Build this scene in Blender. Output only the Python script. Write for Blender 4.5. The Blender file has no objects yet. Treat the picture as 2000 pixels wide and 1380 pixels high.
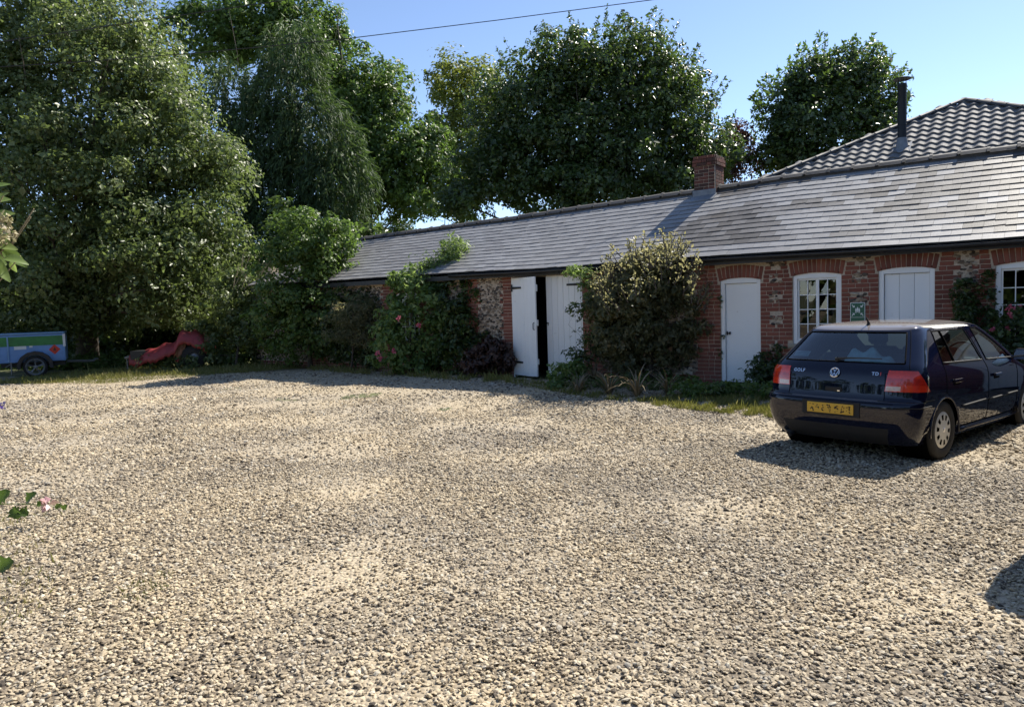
import bpy, bmesh, math, random
import numpy as np
from mathutils import Vector, Matrix, Euler
R = math.radians
rng = np.random.default_rng(11); random.seed(5)
S = bpy.context.scene; COL = S.collection

# ------------------------------------------------------------------ camera, sky, sun, exposure
F = 1440.0; PITCH = 0.0675; ROLL = 0.0313; HC = 1.652
cam_d = bpy.data.cameras.new('camera'); cam = bpy.data.objects.new('camera', cam_d); COL.objects.link(cam)
cam_d.sensor_fit = 'HORIZONTAL'; cam_d.sensor_width = 36.0; cam_d.lens = 36.0 * F / 2000.0
cam_d.clip_start = 0.05; cam_d.clip_end = 2000.0
FW = Vector((0, math.cos(PITCH), -math.sin(PITCH))); UP0 = Vector((0, math.sin(PITCH), math.cos(PITCH))); RT0 = Vector((1, 0, 0))
RT = RT0 * math.cos(ROLL) - UP0 * math.sin(ROLL); UP = UP0 * math.cos(ROLL) + RT0 * math.sin(ROLL)
CP = Vector((0, 0, HC))
m = Matrix.Identity(4)
for i in range(3):
    m[i][0] = RT[i]; m[i][1] = UP[i]; m[i][2] = -FW[i]; m[i][3] = CP[i]
cam.matrix_world = m; S.camera = cam

SUN_AZ = R(52.0); SUN_EL = R(48.0)
world = bpy.data.worlds.new('World'); S.world = world; world.use_nodes = True
wn = world.node_tree.nodes; wl = world.node_tree.links
bg = wn['Background']; sky = wn.new('ShaderNodeTexSky'); sky.sky_type = 'NISHITA'; sky.sun_disc = False
sky.sun_elevation = SUN_EL; sky.sun_rotation = SUN_AZ; sky.air_density = 0.58; sky.dust_density = 0.12; sky.ozone_density = 0.3
wl.new(sky.outputs[0], bg.inputs['Color']); bg.inputs['Strength'].default_value = 0.135
sd = bpy.data.lights.new('sun', 'SUN'); sun = bpy.data.objects.new('sun', sd); COL.objects.link(sun)
sd.energy = 4.9; sd.angle = R(0.5); sd.color = (1.0, 0.94, 0.83)
SUNV = Vector((math.sin(SUN_AZ) * math.cos(SUN_EL), math.cos(SUN_AZ) * math.cos(SUN_EL), math.sin(SUN_EL)))
sun.rotation_euler = (-SUNV).to_track_quat('-Z', 'Y').to_euler(); sun.location = SUNV * 60
S.view_settings.view_transform = 'Standard'; S.view_settings.look = 'None'
S.view_settings.exposure = 0.93; S.view_settings.gamma = 1.0; S.view_settings.use_curve_mapping = False
S.render.engine = 'CYCLES'
S.cycles.max_bounces = 8; S.cycles.transparent_max_bounces = 16

# ------------------------------------------------------------------ frames of reference (metres)
TH = 0.93713; WD = 13.6533                       # the stable's front wall: direction and distance
DR = Vector((math.sin(TH), -math.cos(TH), 0)); NN = Vector((math.cos(TH), math.sin(TH), 0)); WO = NN * WD
WROT = TH - math.pi / 2
def gz(x, y):
    s = WD - (x * NN.x + y * NN.y)
    t = min(1.0, max(0.0, (s - 0.3) / 4.2)); return -0.14 * t * t * (3 - 2 * t)
def gz_np(x, y):
    s = WD - (x * NN.x + y * NN.y); t = np.clip((s - 0.3) / 4.2, 0, 1); return -0.14 * t * t * (3 - 2 * t)
def ray(u, v): return RT * ((u - 1000) / F) - UP * ((v - 690) / F) + FW
def at(u, v, depth): return CP + ray(u, v) * depth
def on_ground(u, v):
    d = ray(u, v); z = -0.1
    for _ in range(5):
        P = CP + d * ((z - HC) / d.z); z = gz(P.x, P.y)
    return P
def WP(t, y, z): return WO + DR * t + NN * y + Vector((0, 0, z))

# ------------------------------------------------------------------ materials
def new_mat(name):
    mt = bpy.data.materials.new(name); mt.use_nodes = True
    nt = mt.node_tree; return mt, nt, nt.nodes['Principled BSDF']
def N(nt, typ, **kw):
    n = nt.nodes.new(typ)
    for k, v in kw.items():
        if hasattr(n, k): setattr(n, k, v)
        else: n.inputs[k].default_value = v
    return n
def ramp(nt, fac, stops, interp='LINEAR'):
    r = nt.nodes.new('ShaderNodeValToRGB'); r.color_ramp.interpolation = interp
    el = r.color_ramp.elements
    while len(el) < len(stops): el.new(0.5)
    for e, (p, c) in zip(el, stops): e.position = p; e.color = (*c, 1)
    nt.links.new(fac, r.inputs[0]); return r
def mixc(nt, fac, a, b, mode='MIX'):
    x = nt.nodes.new('ShaderNodeMix'); x.data_type = 'RGBA'; x.blend_type = mode
    for sock, val in ((x.inputs[0], fac), (x.inputs[6], a), (x.inputs[7], b)):
        if hasattr(val, 'is_linked') or hasattr(val, 'links'): nt.links.new(val, sock)
        elif isinstance(val, (int, float)): sock.default_value = val
        else: sock.default_value = (*val, 1)
    return x.outputs[2]
def simple(name, col, rough=0.6, metal=0.0, spec=0.5, var=0.12, scale=8.0, bump=0.0, coat=0.0, emit=None):
    mt, nt, b = new_mat(name)
    tc = N(nt, 'ShaderNodeTexCoord'); no = N(nt, 'ShaderNodeTexNoise'); no.inputs['Scale'].default_value = scale; no.inputs['Detail'].default_value = 5
    nt.links.new(tc.outputs['Object'], no.inputs['Vector'])
    lo = tuple(c * (1 - var) for c in col); hi = tuple(min(1, c * (1 + var)) for c in col)
    r = ramp(nt, no.outputs['Fac'], [(0.3, lo), (0.7, hi)])
    nt.links.new(r.outputs[0], b.inputs['Base Color'])
    b.inputs['Roughness'].default_value = rough; b.inputs['Metallic'].default_value = metal
    b.inputs['Specular IOR Level'].default_value = spec; b.inputs['Coat Weight'].default_value = coat
    b.inputs['Coat Roughness'].default_value = 0.04
    if bump:
        bp = N(nt, 'ShaderNodeBump'); bp.inputs['Strength'].default_value = bump; bp.inputs['Distance'].default_value = 0.01
        nt.links.new(no.outputs['Fac'], bp.inputs['Height']); nt.links.new(bp.outputs[0], b.inputs['Normal'])
    return mt
def tinted(name, stops, source, rough=0.7, spec=0.3, nscale=14.0, namt=0.35, bump=0.3, dirt=None, bdist=0.004):
    """colour picked per piece: from the object's colour (source='object') or a stored attribute"""
    mt, nt, b = new_mat(name)
    if source == 'object':
        oi = N(nt, 'ShaderNodeObjectInfo'); sep = N(nt, 'ShaderNodeSeparateColor'); nt.links.new(oi.outputs['Color'], sep.inputs[0]); fac = sep.outputs[0]
    else:
        a = N(nt, 'ShaderNodeAttribute'); a.attribute_name = 'tint'; fac = a.outputs['Fac']
    g = N(nt, 'ShaderNodeNewGeometry'); no = N(nt, 'ShaderNodeTexNoise'); no.inputs['Scale'].default_value = nscale; no.inputs['Detail'].default_value = 6
    no.inputs['Roughness'].default_value = 0.65
    nt.links.new(g.outputs['Position'], no.inputs['Vector'])
    ma = N(nt, 'ShaderNodeMath', operation='MULTIPLY_ADD'); nt.links.new(no.outputs['Fac'], ma.inputs[0]); ma.inputs[1].default_value = namt; nt.links.new(fac, ma.inputs[2])
    sb = N(nt, 'ShaderNodeMath', operation='SUBTRACT'); nt.links.new(ma.outputs[0], sb.inputs[0]); sb.inputs[1].default_value = namt * 0.5
    col = ramp(nt, sb.outputs[0], stops).outputs[0]
    if dirt:
        n2 = N(nt, 'ShaderNodeTexNoise'); n2.inputs['Scale'].default_value = dirt[1]; n2.inputs['Detail'].default_value = 7; n2.inputs['Roughness'].default_value = 0.7
        nt.links.new(g.outputs['Position'], n2.inputs['Vector'])
        rr = ramp(nt, n2.outputs['Fac'], [(dirt[2], (0, 0, 0)), (dirt[2] + 0.14, (1, 1, 1))])
        col = mixc(nt, rr.outputs[0], col, dirt[0])
    nt.links.new(col, b.inputs['Base Color']); b.inputs['Roughness'].default_value = rough; b.inputs['Specular IOR Level'].default_value = spec
    if bump:
        n3 = N(nt, 'ShaderNodeTexNoise'); n3.inputs['Scale'].default_value = 70; n3.inputs['Detail'].default_value = 5
        nt.links.new(g.outputs['Position'], n3.inputs['Vector'])
        bp = N(nt, 'ShaderNodeBump'); bp.inputs['Strength'].default_value = bump; bp.inputs['Distance'].default_value = bdist
        nt.links.new(n3.outputs['Fac'], bp.inputs['Height']); nt.links.new(bp.outputs[0], b.inputs['Normal'])
    return mt
def leaf_mat(name, stops, rough=0.45, spec=0.5, trans=0.35, tcol=(0.20, 0.34, 0.05)):
    mt, nt, b = new_mat(name)
    a = N(nt, 'ShaderNodeAttribute'); a.attribute_name = 'tint'
    r = ramp(nt, a.outputs['Fac'], stops)
    nt.links.new(r.outputs[0], b.inputs['Base Color']); b.inputs['Roughness'].default_value = rough; b.inputs['Specular IOR Level'].default_value = spec
    tr = N(nt, 'ShaderNodeBsdfTranslucent')
    tc = mixc(nt, 0.5, r.outputs[0], tcol)
    nt.links.new(tc, tr.inputs['Color'])
    mx = N(nt, 'ShaderNodeMixShader'); mx.inputs[0].default_value = trans
    nt.links.new(b.outputs[0], mx.inputs[1]); nt.links.new(tr.outputs[0], mx.inputs[2])
    nt.links.new(mx.outputs[0], nt.nodes['Material Output'].inputs['Surface'])
    return mt
def glass_mat(name, tint, refl=1.0):
    mt, nt, b = new_mat(name); nt.nodes.remove(b)
    tr = N(nt, 'ShaderNodeBsdfTransparent'); tr.inputs['Color'].default_value = (*tint, 1)
    gl = N(nt, 'ShaderNodeBsdfGlossy'); gl.inputs['Roughness'].default_value = 0.015
    fr = N(nt, 'ShaderNodeFresnel'); fr.inputs['IOR'].default_value = 1.55
    mu = N(nt, 'ShaderNodeMath', operation='MULTIPLY_ADD'); nt.links.new(fr.outputs[0], mu.inputs[0]); mu.inputs[1].default_value = refl; mu.inputs[2].default_value = 0.03
    mu.use_clamp = True
    mx = N(nt, 'ShaderNodeMixShader'); nt.links.new(mu.outputs[0], mx.inputs[0]); nt.links.new(tr.outputs[0], mx.inputs[1]); nt.links.new(gl.outputs[0], mx.inputs[2])
    nt.links.new(mx.outputs[0], nt.nodes['Material Output'].inputs['Surface']); return mt

# ------------------------------------------------------------------ mesh helpers
class MB:
    def __init__(s): s.v = []; s.f = []; s.mi = []; s.t = []; s.tint = 0.5
    def add(s, vs, fs, mi=0):
        o = len(s.v); s.v += [tuple(p) for p in vs]; s.t += [s.tint] * len(vs)
        s.f += [tuple(o + i for i in f) for f in fs]; s.mi += [mi] * len(fs); return s
    def box(s, x0, x1, y0, y1, z0, z1, M=None, mi=0):
        vs = [Vector((x, y, z)) for z in (z0, z1) for y in (y0, y1) for x in (x0, x1)]
        if M is not None: vs = [M @ p for p in vs]
        return s.add(vs, [(0, 2, 3, 1), (4, 5, 7, 6), (0, 1, 5, 4), (2, 6, 7, 3), (0, 4, 6, 2), (1, 3, 7, 5)], mi)
    def bbox(s, x0, x1, y0, y1, z0, z1, b=0.01, M=None, mi=0):
        """box with chamfered edges"""
        vs = []; 
        for sx, X in ((1, x0), (-1, x1)):
            for sy, Y in ((1, y0), (-1, y1)):
                for sz, Z in ((1, z0), (-1, z1)):
                    vs += [Vector((X, Y + sy * b, Z + sz * b)), Vector((X + sx * b, Y, Z + sz * b)), Vector((X + sx * b, Y + sy * b, Z))]
        bm = bmesh.new()
        for p in vs: bm.verts.new(p)
        r = bmesh.ops.convex_hull(bm, input=bm.verts); bm.verts.ensure_lookup_table()
        for i, vv in enumerate(bm.verts): vv.index = i
        V = [vv.co.copy() for vv in bm.verts]; Fc = [[q.index for q in f.verts] for f in bm.faces]; bm.free()
        if M is not None: V = [M @ p for p in V]
        return s.add(V, Fc, mi)
    def tube(s, pts, r, n=6, cap=True, mi=0):
        pts = [Vector(p) for p in pts]; rs = r if hasattr(r, '__len__') else [r] * len(pts); vs = []; fs = []
        pd = None
        for i, p in enumerate(pts):
            d = (pts[min(i + 1, len(pts) - 1)] - pts[max(i - 1, 0)]).normalized()
            a = d.orthogonal().normalized() if pd is None else (pd - d * pd.dot(d)).normalized()
            pd = a; b = d.cross(a)
            vs += [p + (a * math.cos(2 * math.pi * k / n) + b * math.sin(2 * math.pi * k / n)) * rs[i] for k in range(n)]
        for i in range(len(pts) - 1):
            for k in range(n):
                fs.append((i * n + k, i * n + (k + 1) % n, (i + 1) * n + (k + 1) % n, (i + 1) * n + k))
        if cap: fs += [tuple(range(n))[::-1], tuple(range((len(pts) - 1) * n, len(pts) * n))]
        return s.add(vs, fs, mi)
    def lathe(s, prof, n=24, M=None, mi=0, close=False):
        """prof: (radius, height) pairs around Z"""
        vs = []; fs = []; L = len(prof)
        for k in range(n):
            a = 2 * math.pi * k / n
            vs += [Vector((r * math.cos(a), r * math.sin(a), h)) for r, h in prof]
        for k in range(n):
            for i in range(L - 1 if not close else L):
                j = (i + 1) % L; q = (k + 1) % n
                fs.append((k * L + i, q * L + i, q * L + j, k * L + j))
        if M is not None: vs = [M @ p for p in vs]
        return s.add(vs, fs, mi)
    def poly(s, pts, depth, M=None, mi=0):
        """flat outline in XZ pushed along +Y by depth"""
        n = len(pts); vs = [Vector((x, 0, z)) for x, z in pts] + [Vector((x, depth, z)) for x, z in pts]
        if M is not None: vs = [M @ p for p in vs]
        fs = [tuple(range(n)), tuple(range(n, 2 * n))[::-1]] + [(i, i + n, (i + 1) % n + n, (i + 1) % n) for i in range(n)]
        return s.add(vs, fs, mi)
    def mesh(s, name, mats, smooth=False):
        me = bpy.data.meshes.new(name); me.from_pydata(s.v, [], s.f)
        for q in (mats if isinstance(mats, (list, tuple)) else [mats]): me.materials.append(q)
        me.polygons.foreach_set('material_index', s.mi)
        if smooth: me.polygons.foreach_set('use_smooth', [True] * len(s.f))
        a = me.attributes.new('tint', 'FLOAT', 'POINT'); a.data.foreach_set('value', s.t)
        me.update(); return me
    def build(s, name, mats, parent=None, smooth=False, kind=None, fix=True):
        me = s.mesh(name, mats, smooth)
        if fix:
            bm = bmesh.new(); bm.from_mesh(me); bmesh.ops.recalc_face_normals(bm, faces=bm.faces); bm.to_mesh(me); bm.free()
        return link(name, me, parent, kind)
def link(name, me, parent=None, kind=None, M=None):
    o = bpy.data.objects.new(name, me); COL.objects.link(o)
    if parent is not None: o.parent = parent
    if M is not None: o.matrix_basis = M
    if kind: o['kind'] = kind
    return o
def thing(name, label, cat, loc=(0, 0, 0), rotz=0.0, group=None):
    o = bpy.data.objects.new(name, None); COL.objects.link(o); o.location = loc; o.rotation_euler = (0, 0, rotz); o.empty_display_size = 0.2
    return tag(o, label, cat, group)
def tag(o, label, cat, group=None):
    o['label'] = label; o['category'] = cat
    if group: o['group'] = group
    return o
def frame_mat(t, y, z): return Matrix.Translation(Vector((t, y, z)))
def auto_smooth(o, ang=35):
    me = o.data; me.polygons.foreach_set('use_smooth', [True] * len(me.polygons))
    bm = bmesh.new(); bm.from_mesh(me)
    for e in bm.edges:
        if len(e.link_faces) == 2 and e.calc_face_angle(0) > R(ang): e.smooth = False
    bm.to_mesh(me); bm.free()

# ------------------------------------------------------------------ ground
def mat_gravel_sheet():
    mt, nt, b = new_mat('gravel_bed')
    g = N(nt, 'ShaderNodeNewGeometry')
    vo = N(nt, 'ShaderNodeTexVoronoi'); vo.inputs['Scale'].default_value = 38; nt.links.new(g.outputs['Position'], vo.inputs['Vector'])
    sp = N(nt, 'ShaderNodeSeparateColor'); nt.links.new(vo.outputs['Color'], sp.inputs[0])
    st = ramp(nt, sp.outputs[0], [(0.0, (0.16, 0.13, 0.10)), (0.25, (0.30, 0.25, 0.18)), (0.6, (0.44, 0.37, 0.275)), (1.0, (0.57, 0.50, 0.39))])
    fa = N(nt, 'ShaderNodeAttribute'); fa.attribute_name = 'fines'
    fn = N(nt, 'ShaderNodeTexNoise'); fn.inputs['Scale'].default_value = 5; fn.inputs['Detail'].default_value = 6; nt.links.new(g.outputs['Position'], fn.inputs['Vector'])
    ad = N(nt, 'ShaderNodeMath', operation='MULTIPLY_ADD'); nt.links.new(fn.outputs['Fac'], ad.inputs[0]); ad.inputs[1].default_value = 1.2; nt.links.new(fa.outputs['Fac'], ad.inputs[2])
    fr = ramp(nt, ad.outputs[0], [(0.62, (0, 0, 0)), (1.0, (1, 1, 1))])
    n1 = N(nt, 'ShaderNodeTexNoise'); n1.inputs['Scale'].default_value = 0.55; n1.inputs['Detail'].default_value = 6; nt.links.new(g.outputs['Position'], n1.inputs['Vector'])
    big = ramp(nt, n1.outputs['Fac'], [(0.35, (0.82, 0.82, 0.84)), (0.62, (1.08, 1.03, 0.93))])
    c = mixc(nt, 1.0, st.outputs[0], big.outputs[0], 'MULTIPLY')
    c = mixc(nt, fr.outputs[0], mixc(nt, 0.62, c, (0.075, 0.06, 0.045)), mixc(nt, 0.5, c, (0.37, 0.315, 0.23)))
    nt.links.new(c, b.inputs['Base Color']); b.inputs['Roughness'].default_value = 0.85; b.inputs['Specular IOR Level'].default_value = 0.25
    bp = N(nt, 'ShaderNodeBump'); bp.inputs['Strength'].default_value = 0.9; bp.inputs['Distance'].default_value = 0.015; bp.invert = True
    nt.links.new(vo.outputs['Distance'], bp.inputs['Height']); nt.links.new(bp.outputs[0], b.inputs['Normal'])
    return mt
def mat_ground():
    mt, nt, b = new_mat('rough_ground')
    g = N(nt, 'ShaderNodeNewGeometry'); n1 = N(nt, 'ShaderNodeTexNoise'); n1.inputs['Scale'].default_value = 1.3; n1.inputs['Detail'].default_value = 9
    nt.links.new(g.outputs['Position'], n1.inputs['Vector'])
    r = ramp(nt, n1.outputs['Fac'], [(0.3, (0.05, 0.045, 0.025)), (0.5, (0.09, 0.10, 0.035)), (0.7, (0.16, 0.15, 0.07))])
    nt.links.new(r.outputs[0], b.inputs['Base Color']); b.inputs['Roughness'].default_value = 0.9; return mt
me = bpy.data.meshes.new('ground')
xs = [-600, -200, -80, -40] + list(np.arange(-34, 30, 2.0)) + [40, 80, 200, 600]; ys = [-600, -200, -60] + list(np.arange(-30, 50, 2.0)) + [60, 100, 200, 600]
vs = [(x, y, gz(x, y) - 0.03) for y in ys for x in xs]; nx = len(xs)
me.from_pydata(vs, [], [(j * nx + i, j * nx + i + 1, (j + 1) * nx + i + 1, (j + 1) * nx + i) for j in range(len(ys) - 1) for i in range(nx - 1)])
me.materials.append(mat_ground()); link('ground', me, kind='structure')
# the gravel yard: a sheet with low undulation, edge wandering along the beds
def yard_far(x):   # how far the gravel goes towards the trees (world y) left of the stable
    return 23.0 + 0.35 * math.sin(x * 0.9) + 0.2 * math.sin(x * 2.3 + 1)
def fines(x, y):
    tr = np.exp(-((x + 0.9 + 0.22 * (y - 4)) / 0.55) ** 2) + np.exp(-((x - 0.55 + 0.22 * (y - 4)) / 0.5) ** 2)
    w = np.sin(x * 1.9 + 0.7 * y) + np.sin(2.3 * y - 1.1 * x + 1.3) + np.sin(0.8 * x + 3.1 * y) + 0.6 * np.sin(5.1 * x - 2.2 * y)
    return np.clip(0.16 * w + 0.30 * tr + 0.55 * np.clip((y - 7) / 12, 0, 1), -0.4, 0.9)
gx = np.arange(-40, 16.01, 0.4); gy = np.arange(-16, 24.81, 0.4)
def und(x, y): return 0.010 * np.sin(x * 1.1 + 0.6 * y) + 0.008 * np.sin(1.7 * y - 0.7 * x + 2) + 0.006 * np.sin(2.9 * x + 2.1 * y)
X, Y = np.meshgrid(gx, gy); 
Zg = gz_np(X, Y) + und(X, Y)
vs = np.stack([X, Y, Zg], -1).reshape(-1, 3); nx = len(gx); fs = []
for j in range(len(gy) - 1):
    for i in range(nx - 1):
        cx_, cy_ = gx[i] + 0.2, gy[j] + 0.2; s_ = WD - (cx_ * NN.x + cy_ * NN.y)
        if s_ > 0.25 and cy_ < yard_far(cx_): fs.append((j * nx + i, j * nx + i + 1, (j + 1) * nx + i + 1, (j + 1) * nx + i))
me = bpy.data.meshes.new('gravel_yard'); me.from_pydata(vs.tolist(), [], fs); me.materials.append(mat_gravel_sheet())
a_ = me.attributes.new('fines', 'FLOAT', 'POINT'); a_.data.foreach_set('value', fines(vs[:, 0], vs[:, 1]).astype(np.float32))
me.polygons.foreach_set('use_smooth', [True] * len(fs)); link('gravel_yard', me, kind='structure')
# loose stones as instances on points
def mat_stone():
    mt, nt, b = new_mat('gravel_stone')
    oi = N(nt, 'ShaderNodeObjectInfo')
    r = ramp(nt, oi.outputs['Random'], [(0.0, (0.05, 0.042, 0.035)), (0.10, (0.13, 0.105, 0.08)), (0.24, (0.33, 0.27, 0.19)), (0.5, (0.42, 0.35, 0.25)), (0.8, (0.50, 0.425, 0.31)), (0.95, (0.43, 0.395, 0.335)), (1.0, (0.60, 0.54, 0.43))])
    g = N(nt, 'ShaderNodeNewGeometry'); n1 = N(nt, 'ShaderNodeTexNoise'); n1.inputs['Scale'].default_value = 0.55; n1.inputs['Detail'].default_value = 6
    nt.links.new(g.outputs['Position'], n1.inputs['Vector'])
    big = ramp(nt, n1.outputs['Fac'], [(0.35, (0.84, 0.84, 0.85)), (0.62, (1.06, 1.03, 0.96))])
    c = mixc(nt, 1.0, r.outputs[0], big.outputs[0], 'MULTIPLY')
    nt.links.new(c, b.inputs['Base Color']); b.inputs['Roughness'].default_value = 0.75; b.inputs['Specular IOR Level'].default_value = 0.3
    return mt
def gravel_stones():
    P = []; SC = []
    for r0, r1, dens, s0, aa in ((1.4, 5.5, 3300, 0.0100, 58), (5.5, 9.0, 2100, 0.0112, 52), (9.0, 14.0, 800, 0.0150, 46), (14.0, 25.0, 330, 0.020, 42)):
        a0, a1 = R(-aa), R(aa); n = int(0.5 * (a1 - a0) * (r1 * r1 - r0 * r0) * dens)
        rr = np.sqrt(rng.uniform(r0 * r0, r1 * r1, n)); an = rng.uniform(a0, a1, n)
        x = rr * np.sin(an); y = rr * np.cos(an); s_ = WD - (x * NN.x + y * NN.y)
        patch = fines(x, y)
        keep = (s_ > 0.9) & (y < 22.8) & (rng.random(n) < np.clip(1.0 - 0.95 * np.maximum(patch - 0.05, 0), 0.22, 1)); x, y = x[keep], y[keep]
        sc = s0 * np.exp(np.clip(rng.normal(0, 0.32, len(x)), -.9, .62))
        P.append(np.stack([x, y, gz_np(x, y) + und(x, y) + rng.uniform(-0.004, 0.010, len(x))], 1))
        SC.append(np.stack([sc * rng.uniform(0.9, 1.5, len(x)), sc * rng.uniform(0.7, 1.1, len(x)), sc * rng.uniform(0.30, 0.65, len(x))], 1))
    P = np.concatenate(P); SC = np.concatenate(SC); n = len(P)
    ROT = np.stack([rng.normal(0, 0.35, n), rng.normal(0, 0.35, n), rng.uniform(0, 6.28, n)], 1)
    me = bpy.data.meshes.new('gravel'); me.vertices.add(n); me.vertices.foreach_set('co', P.ravel())
    for nm, A in (('scl', SC), ('rot', ROT)):
        a = me.attributes.new(nm, 'FLOAT_VECTOR', 'POINT'); a.data.foreach_set('vector', A.ravel())
    o = link('gravel', me, kind='stuff'); tag(o, 'loose tan and grey gravel covering the yard', 'gravel')
    gm = mat_stone(); me.materials.append(gm)
    gt = bpy.data.node_groups.new('scatter_stones', 'GeometryNodeTree')
    gt.interface.new_socket('Geometry', in_out='INPUT', socket_type='NodeSocketGeometry'); gt.interface.new_socket('Geometry', in_out='OUTPUT', socket_type='NodeSocketGeometry')
    gi = gt.nodes.new('NodeGroupInput'); go = gt.nodes.new('NodeGroupOutput'); ip = gt.nodes.new('GeometryNodeInstanceOnPoints')
    ico = gt.nodes.new('GeometryNodeMeshIcoSphere'); ico.inputs['Radius'].default_value = 1.0; ico.inputs['Subdivisions'].default_value = 1
    sm = gt.nodes.new('GeometryNodeSetMaterial'); sm.inputs['Material'].default_value = gm
    a1 = gt.nodes.new('GeometryNodeInputNamedAttribute'); a1.data_type = 'FLOAT_VECTOR'; a1.inputs['Name'].default_value = 'scl'
    a2 = gt.nodes.new('GeometryNodeInputNamedAttribute'); a2.data_type = 'FLOAT_VECTOR'; a2.inputs['Name'].default_value = 'rot'
    L = gt.links; L.new(gi.outputs[0], ip.inputs['Points']); L.new(ico.outputs[0], sm.inputs[0]); L.new(sm.outputs[0], ip.inputs['Instance'])
    L.new(a1.outputs[0], ip.inputs['Scale']); L.new(a2.outputs[0], ip.inputs['Rotation']); L.new(ip.outputs[0], go.inputs[0])
    md = o.modifiers.new('scatter', 'NODES'); md.node_group = gt
gravel_stones()

# ------------------------------------------------------------------ the stable building
BR_STOPS = [(0.0, (0.055, 0.030, 0.025)), (0.3, (0.15, 0.055, 0.040)), (0.6, (0.22, 0.078, 0.054)), (0.85, (0.29, 0.105, 0.07)), (1.0, (0.34, 0.17, 0.12))]
M_brick_o = tinted('brick_piece', BR_STOPS, 'object', rough=0.85, dirt=((0.10, 0.08, 0.065), 5.0, 0.60))
M_brick_a = tinted('brick_rest', BR_STOPS, 'attr', rough=0.85, dirt=((0.10, 0.08, 0.065), 5.0, 0.60))
SL_STOPS = [(0.0, (0.055, 0.049, 0.044)), (0.35, (0.125, 0.117, 0.112)), (0.6, (0.185, 0.182, 0.185)), (1.0, (0.28, 0.28, 0.285))]
M_slate_o = tinted('slate_piece', SL_STOPS, 'object', rough=0.5, spec=0.5, nscale=9, namt=0.5, bump=0.35, dirt=((0.075, 0.068, 0.06), 2.6, 0.66))
M_slate_a = tinted('slate_rest', SL_STOPS, 'attr', rough=0.5, spec=0.5, nscale=9, namt=0.5, bump=0.35, dirt=((0.075, 0.068, 0.06), 2.6, 0.66))
M_mortar = simple('mortar', (0.44, 0.36, 0.28), 0.95, var=0.25, scale=30, bump=0.4)
M_flint_a = tinted('flint', [(0.0, (0.03, 0.028, 0.027)), (0.25, (0.13, 0.10, 0.075)), (0.7, (0.29, 0.22, 0.155)), (1.0, (0.42, 0.36, 0.28))], 'attr', rough=0.6)
M_white = tinted('white_paint', [(0.0, (0.62, 0.61, 0.58)), (0.35, (0.80, 0.80, 0.79)), (1.0, (0.86, 0.87, 0.87))], 'attr', rough=0.5, spec=0.4, nscale=2.5, namt=0.35, bump=0.1, dirt=((0.40, 0.37, 0.31), 7.0, 0.63))
M_black = simple('black_iron', (0.012, 0.012, 0.013), 0.5, var=0.3)
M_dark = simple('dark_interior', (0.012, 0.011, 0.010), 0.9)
M_stone = simple('stone_sill', (0.32, 0.28, 0.22), 0.85, var=0.2, bump=0.3)
M_lead = simple('lead_flashing', (0.17, 0.185, 0.21), 0.55, metal=0.2, var=0.2, bump=0.3)
M_pane = glass_mat('window_pane', (0.55, 0.6, 0.58))
T0, T1 = -19.6, 3.4; WALLH = 2.36; DEPTH = 5.06
stable = thing('stable_block', 'long low brick and flint stable range under a sagging slate roof', 'building', WO, WROT)
OPEN = [(-9.99, -8.12, -0.05, 2.23, 'double'), (-5.085, -4.335, -0.05, 1.95, 'door'), (-3.76, -2.945, 0.775, 1.98, 'window'), (-2.36, -1.54, -0.05, 2.0, 'door'), (-0.72, 0.16, 0.775, 2.0, 'window'), (-13.7, -12.9, 0.8, 1.98, 'window'), (1.2, 2.0, -0.05, 1.98, 'door')]
def rise(o): return 0.0 if o[4] == 'double' else 0.055
# wall core (mortar) with openings, as boxes between them
wb = MB()
ops = sorted(OPEN); cur = T0
for o in ops:
    wb.box(cur, o[0], 0.0, 0.30, -0.3, WALLH)
    wb.box(o[0], o[1], 0.0, 0.30, o[3] + rise(o) + 0.0, WALLH)
    if o[2] > 0: wb.box(o[0], o[1], 0.0, 0.30, -0.3, o[2] - 0.07)
    cur = o[1]
wb.box(cur, T1, 0.0, 0.30, -0.3, WALLH)
wb.box(T0, T0 + 0.3, 0.302, DEPTH - 0.3, -0.3, 3.0); wb.box(T1 - 0.3, T1, 0.302, DEPTH - 0.3, -0.3, 3.0); wb.box(T0, T1, DEPTH - 0.298, DEPTH, -0.3, WALLH)
wb.build('wall', M_mortar, stable)
ib = MB(); ib.box(T0 + 0.35, T1 - 0.35, 1.6, 1.7, -0.3, 2.9); ib.box(T0 + 0.32, T1 - 0.32, 0.32, 1.58, -0.28, -0.05); ib.box(T0 + 0.35, T1 - 0.35, 0.31, 1.58, 2.42, 2.5)
ib.build('interior_lining', M_dark, stable)
FL = [(-10.95, -10.28, 0.15, 2.25), (-4.13, -3.98, 1.88, 2.02), (-4.20, -3.92, 2.17, 2.30), (-4.13, -3.98, 1.52, 1.72), (-4.13, -3.98, 1.12, 1.32), (-4.14, -3.98, 0.62, 0.80), (-2.78, -2.52, 2.17, 2.30), (-2.74, -2.58, 1.84, 2.0), (-2.76, -2.56, 1.47, 1.64), (-1.24, -0.98, 1.72, 2.30), (-1.22, -1.08, 0.9, 1.70), (-12.6, -11.4, 0.2, 2.2), (-16.5, -14.2, 0.2, 2.2), (-19.8, -17.2, 0.2, 2.2), (0.4, 0.95, 0.2, 2.2), (-7.6, -5.6, 0.2, 2.15)]
bricks = []   # (t0,t1,z0,z1,rot,pivot)
zc_ = -0.06; k = 0
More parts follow.
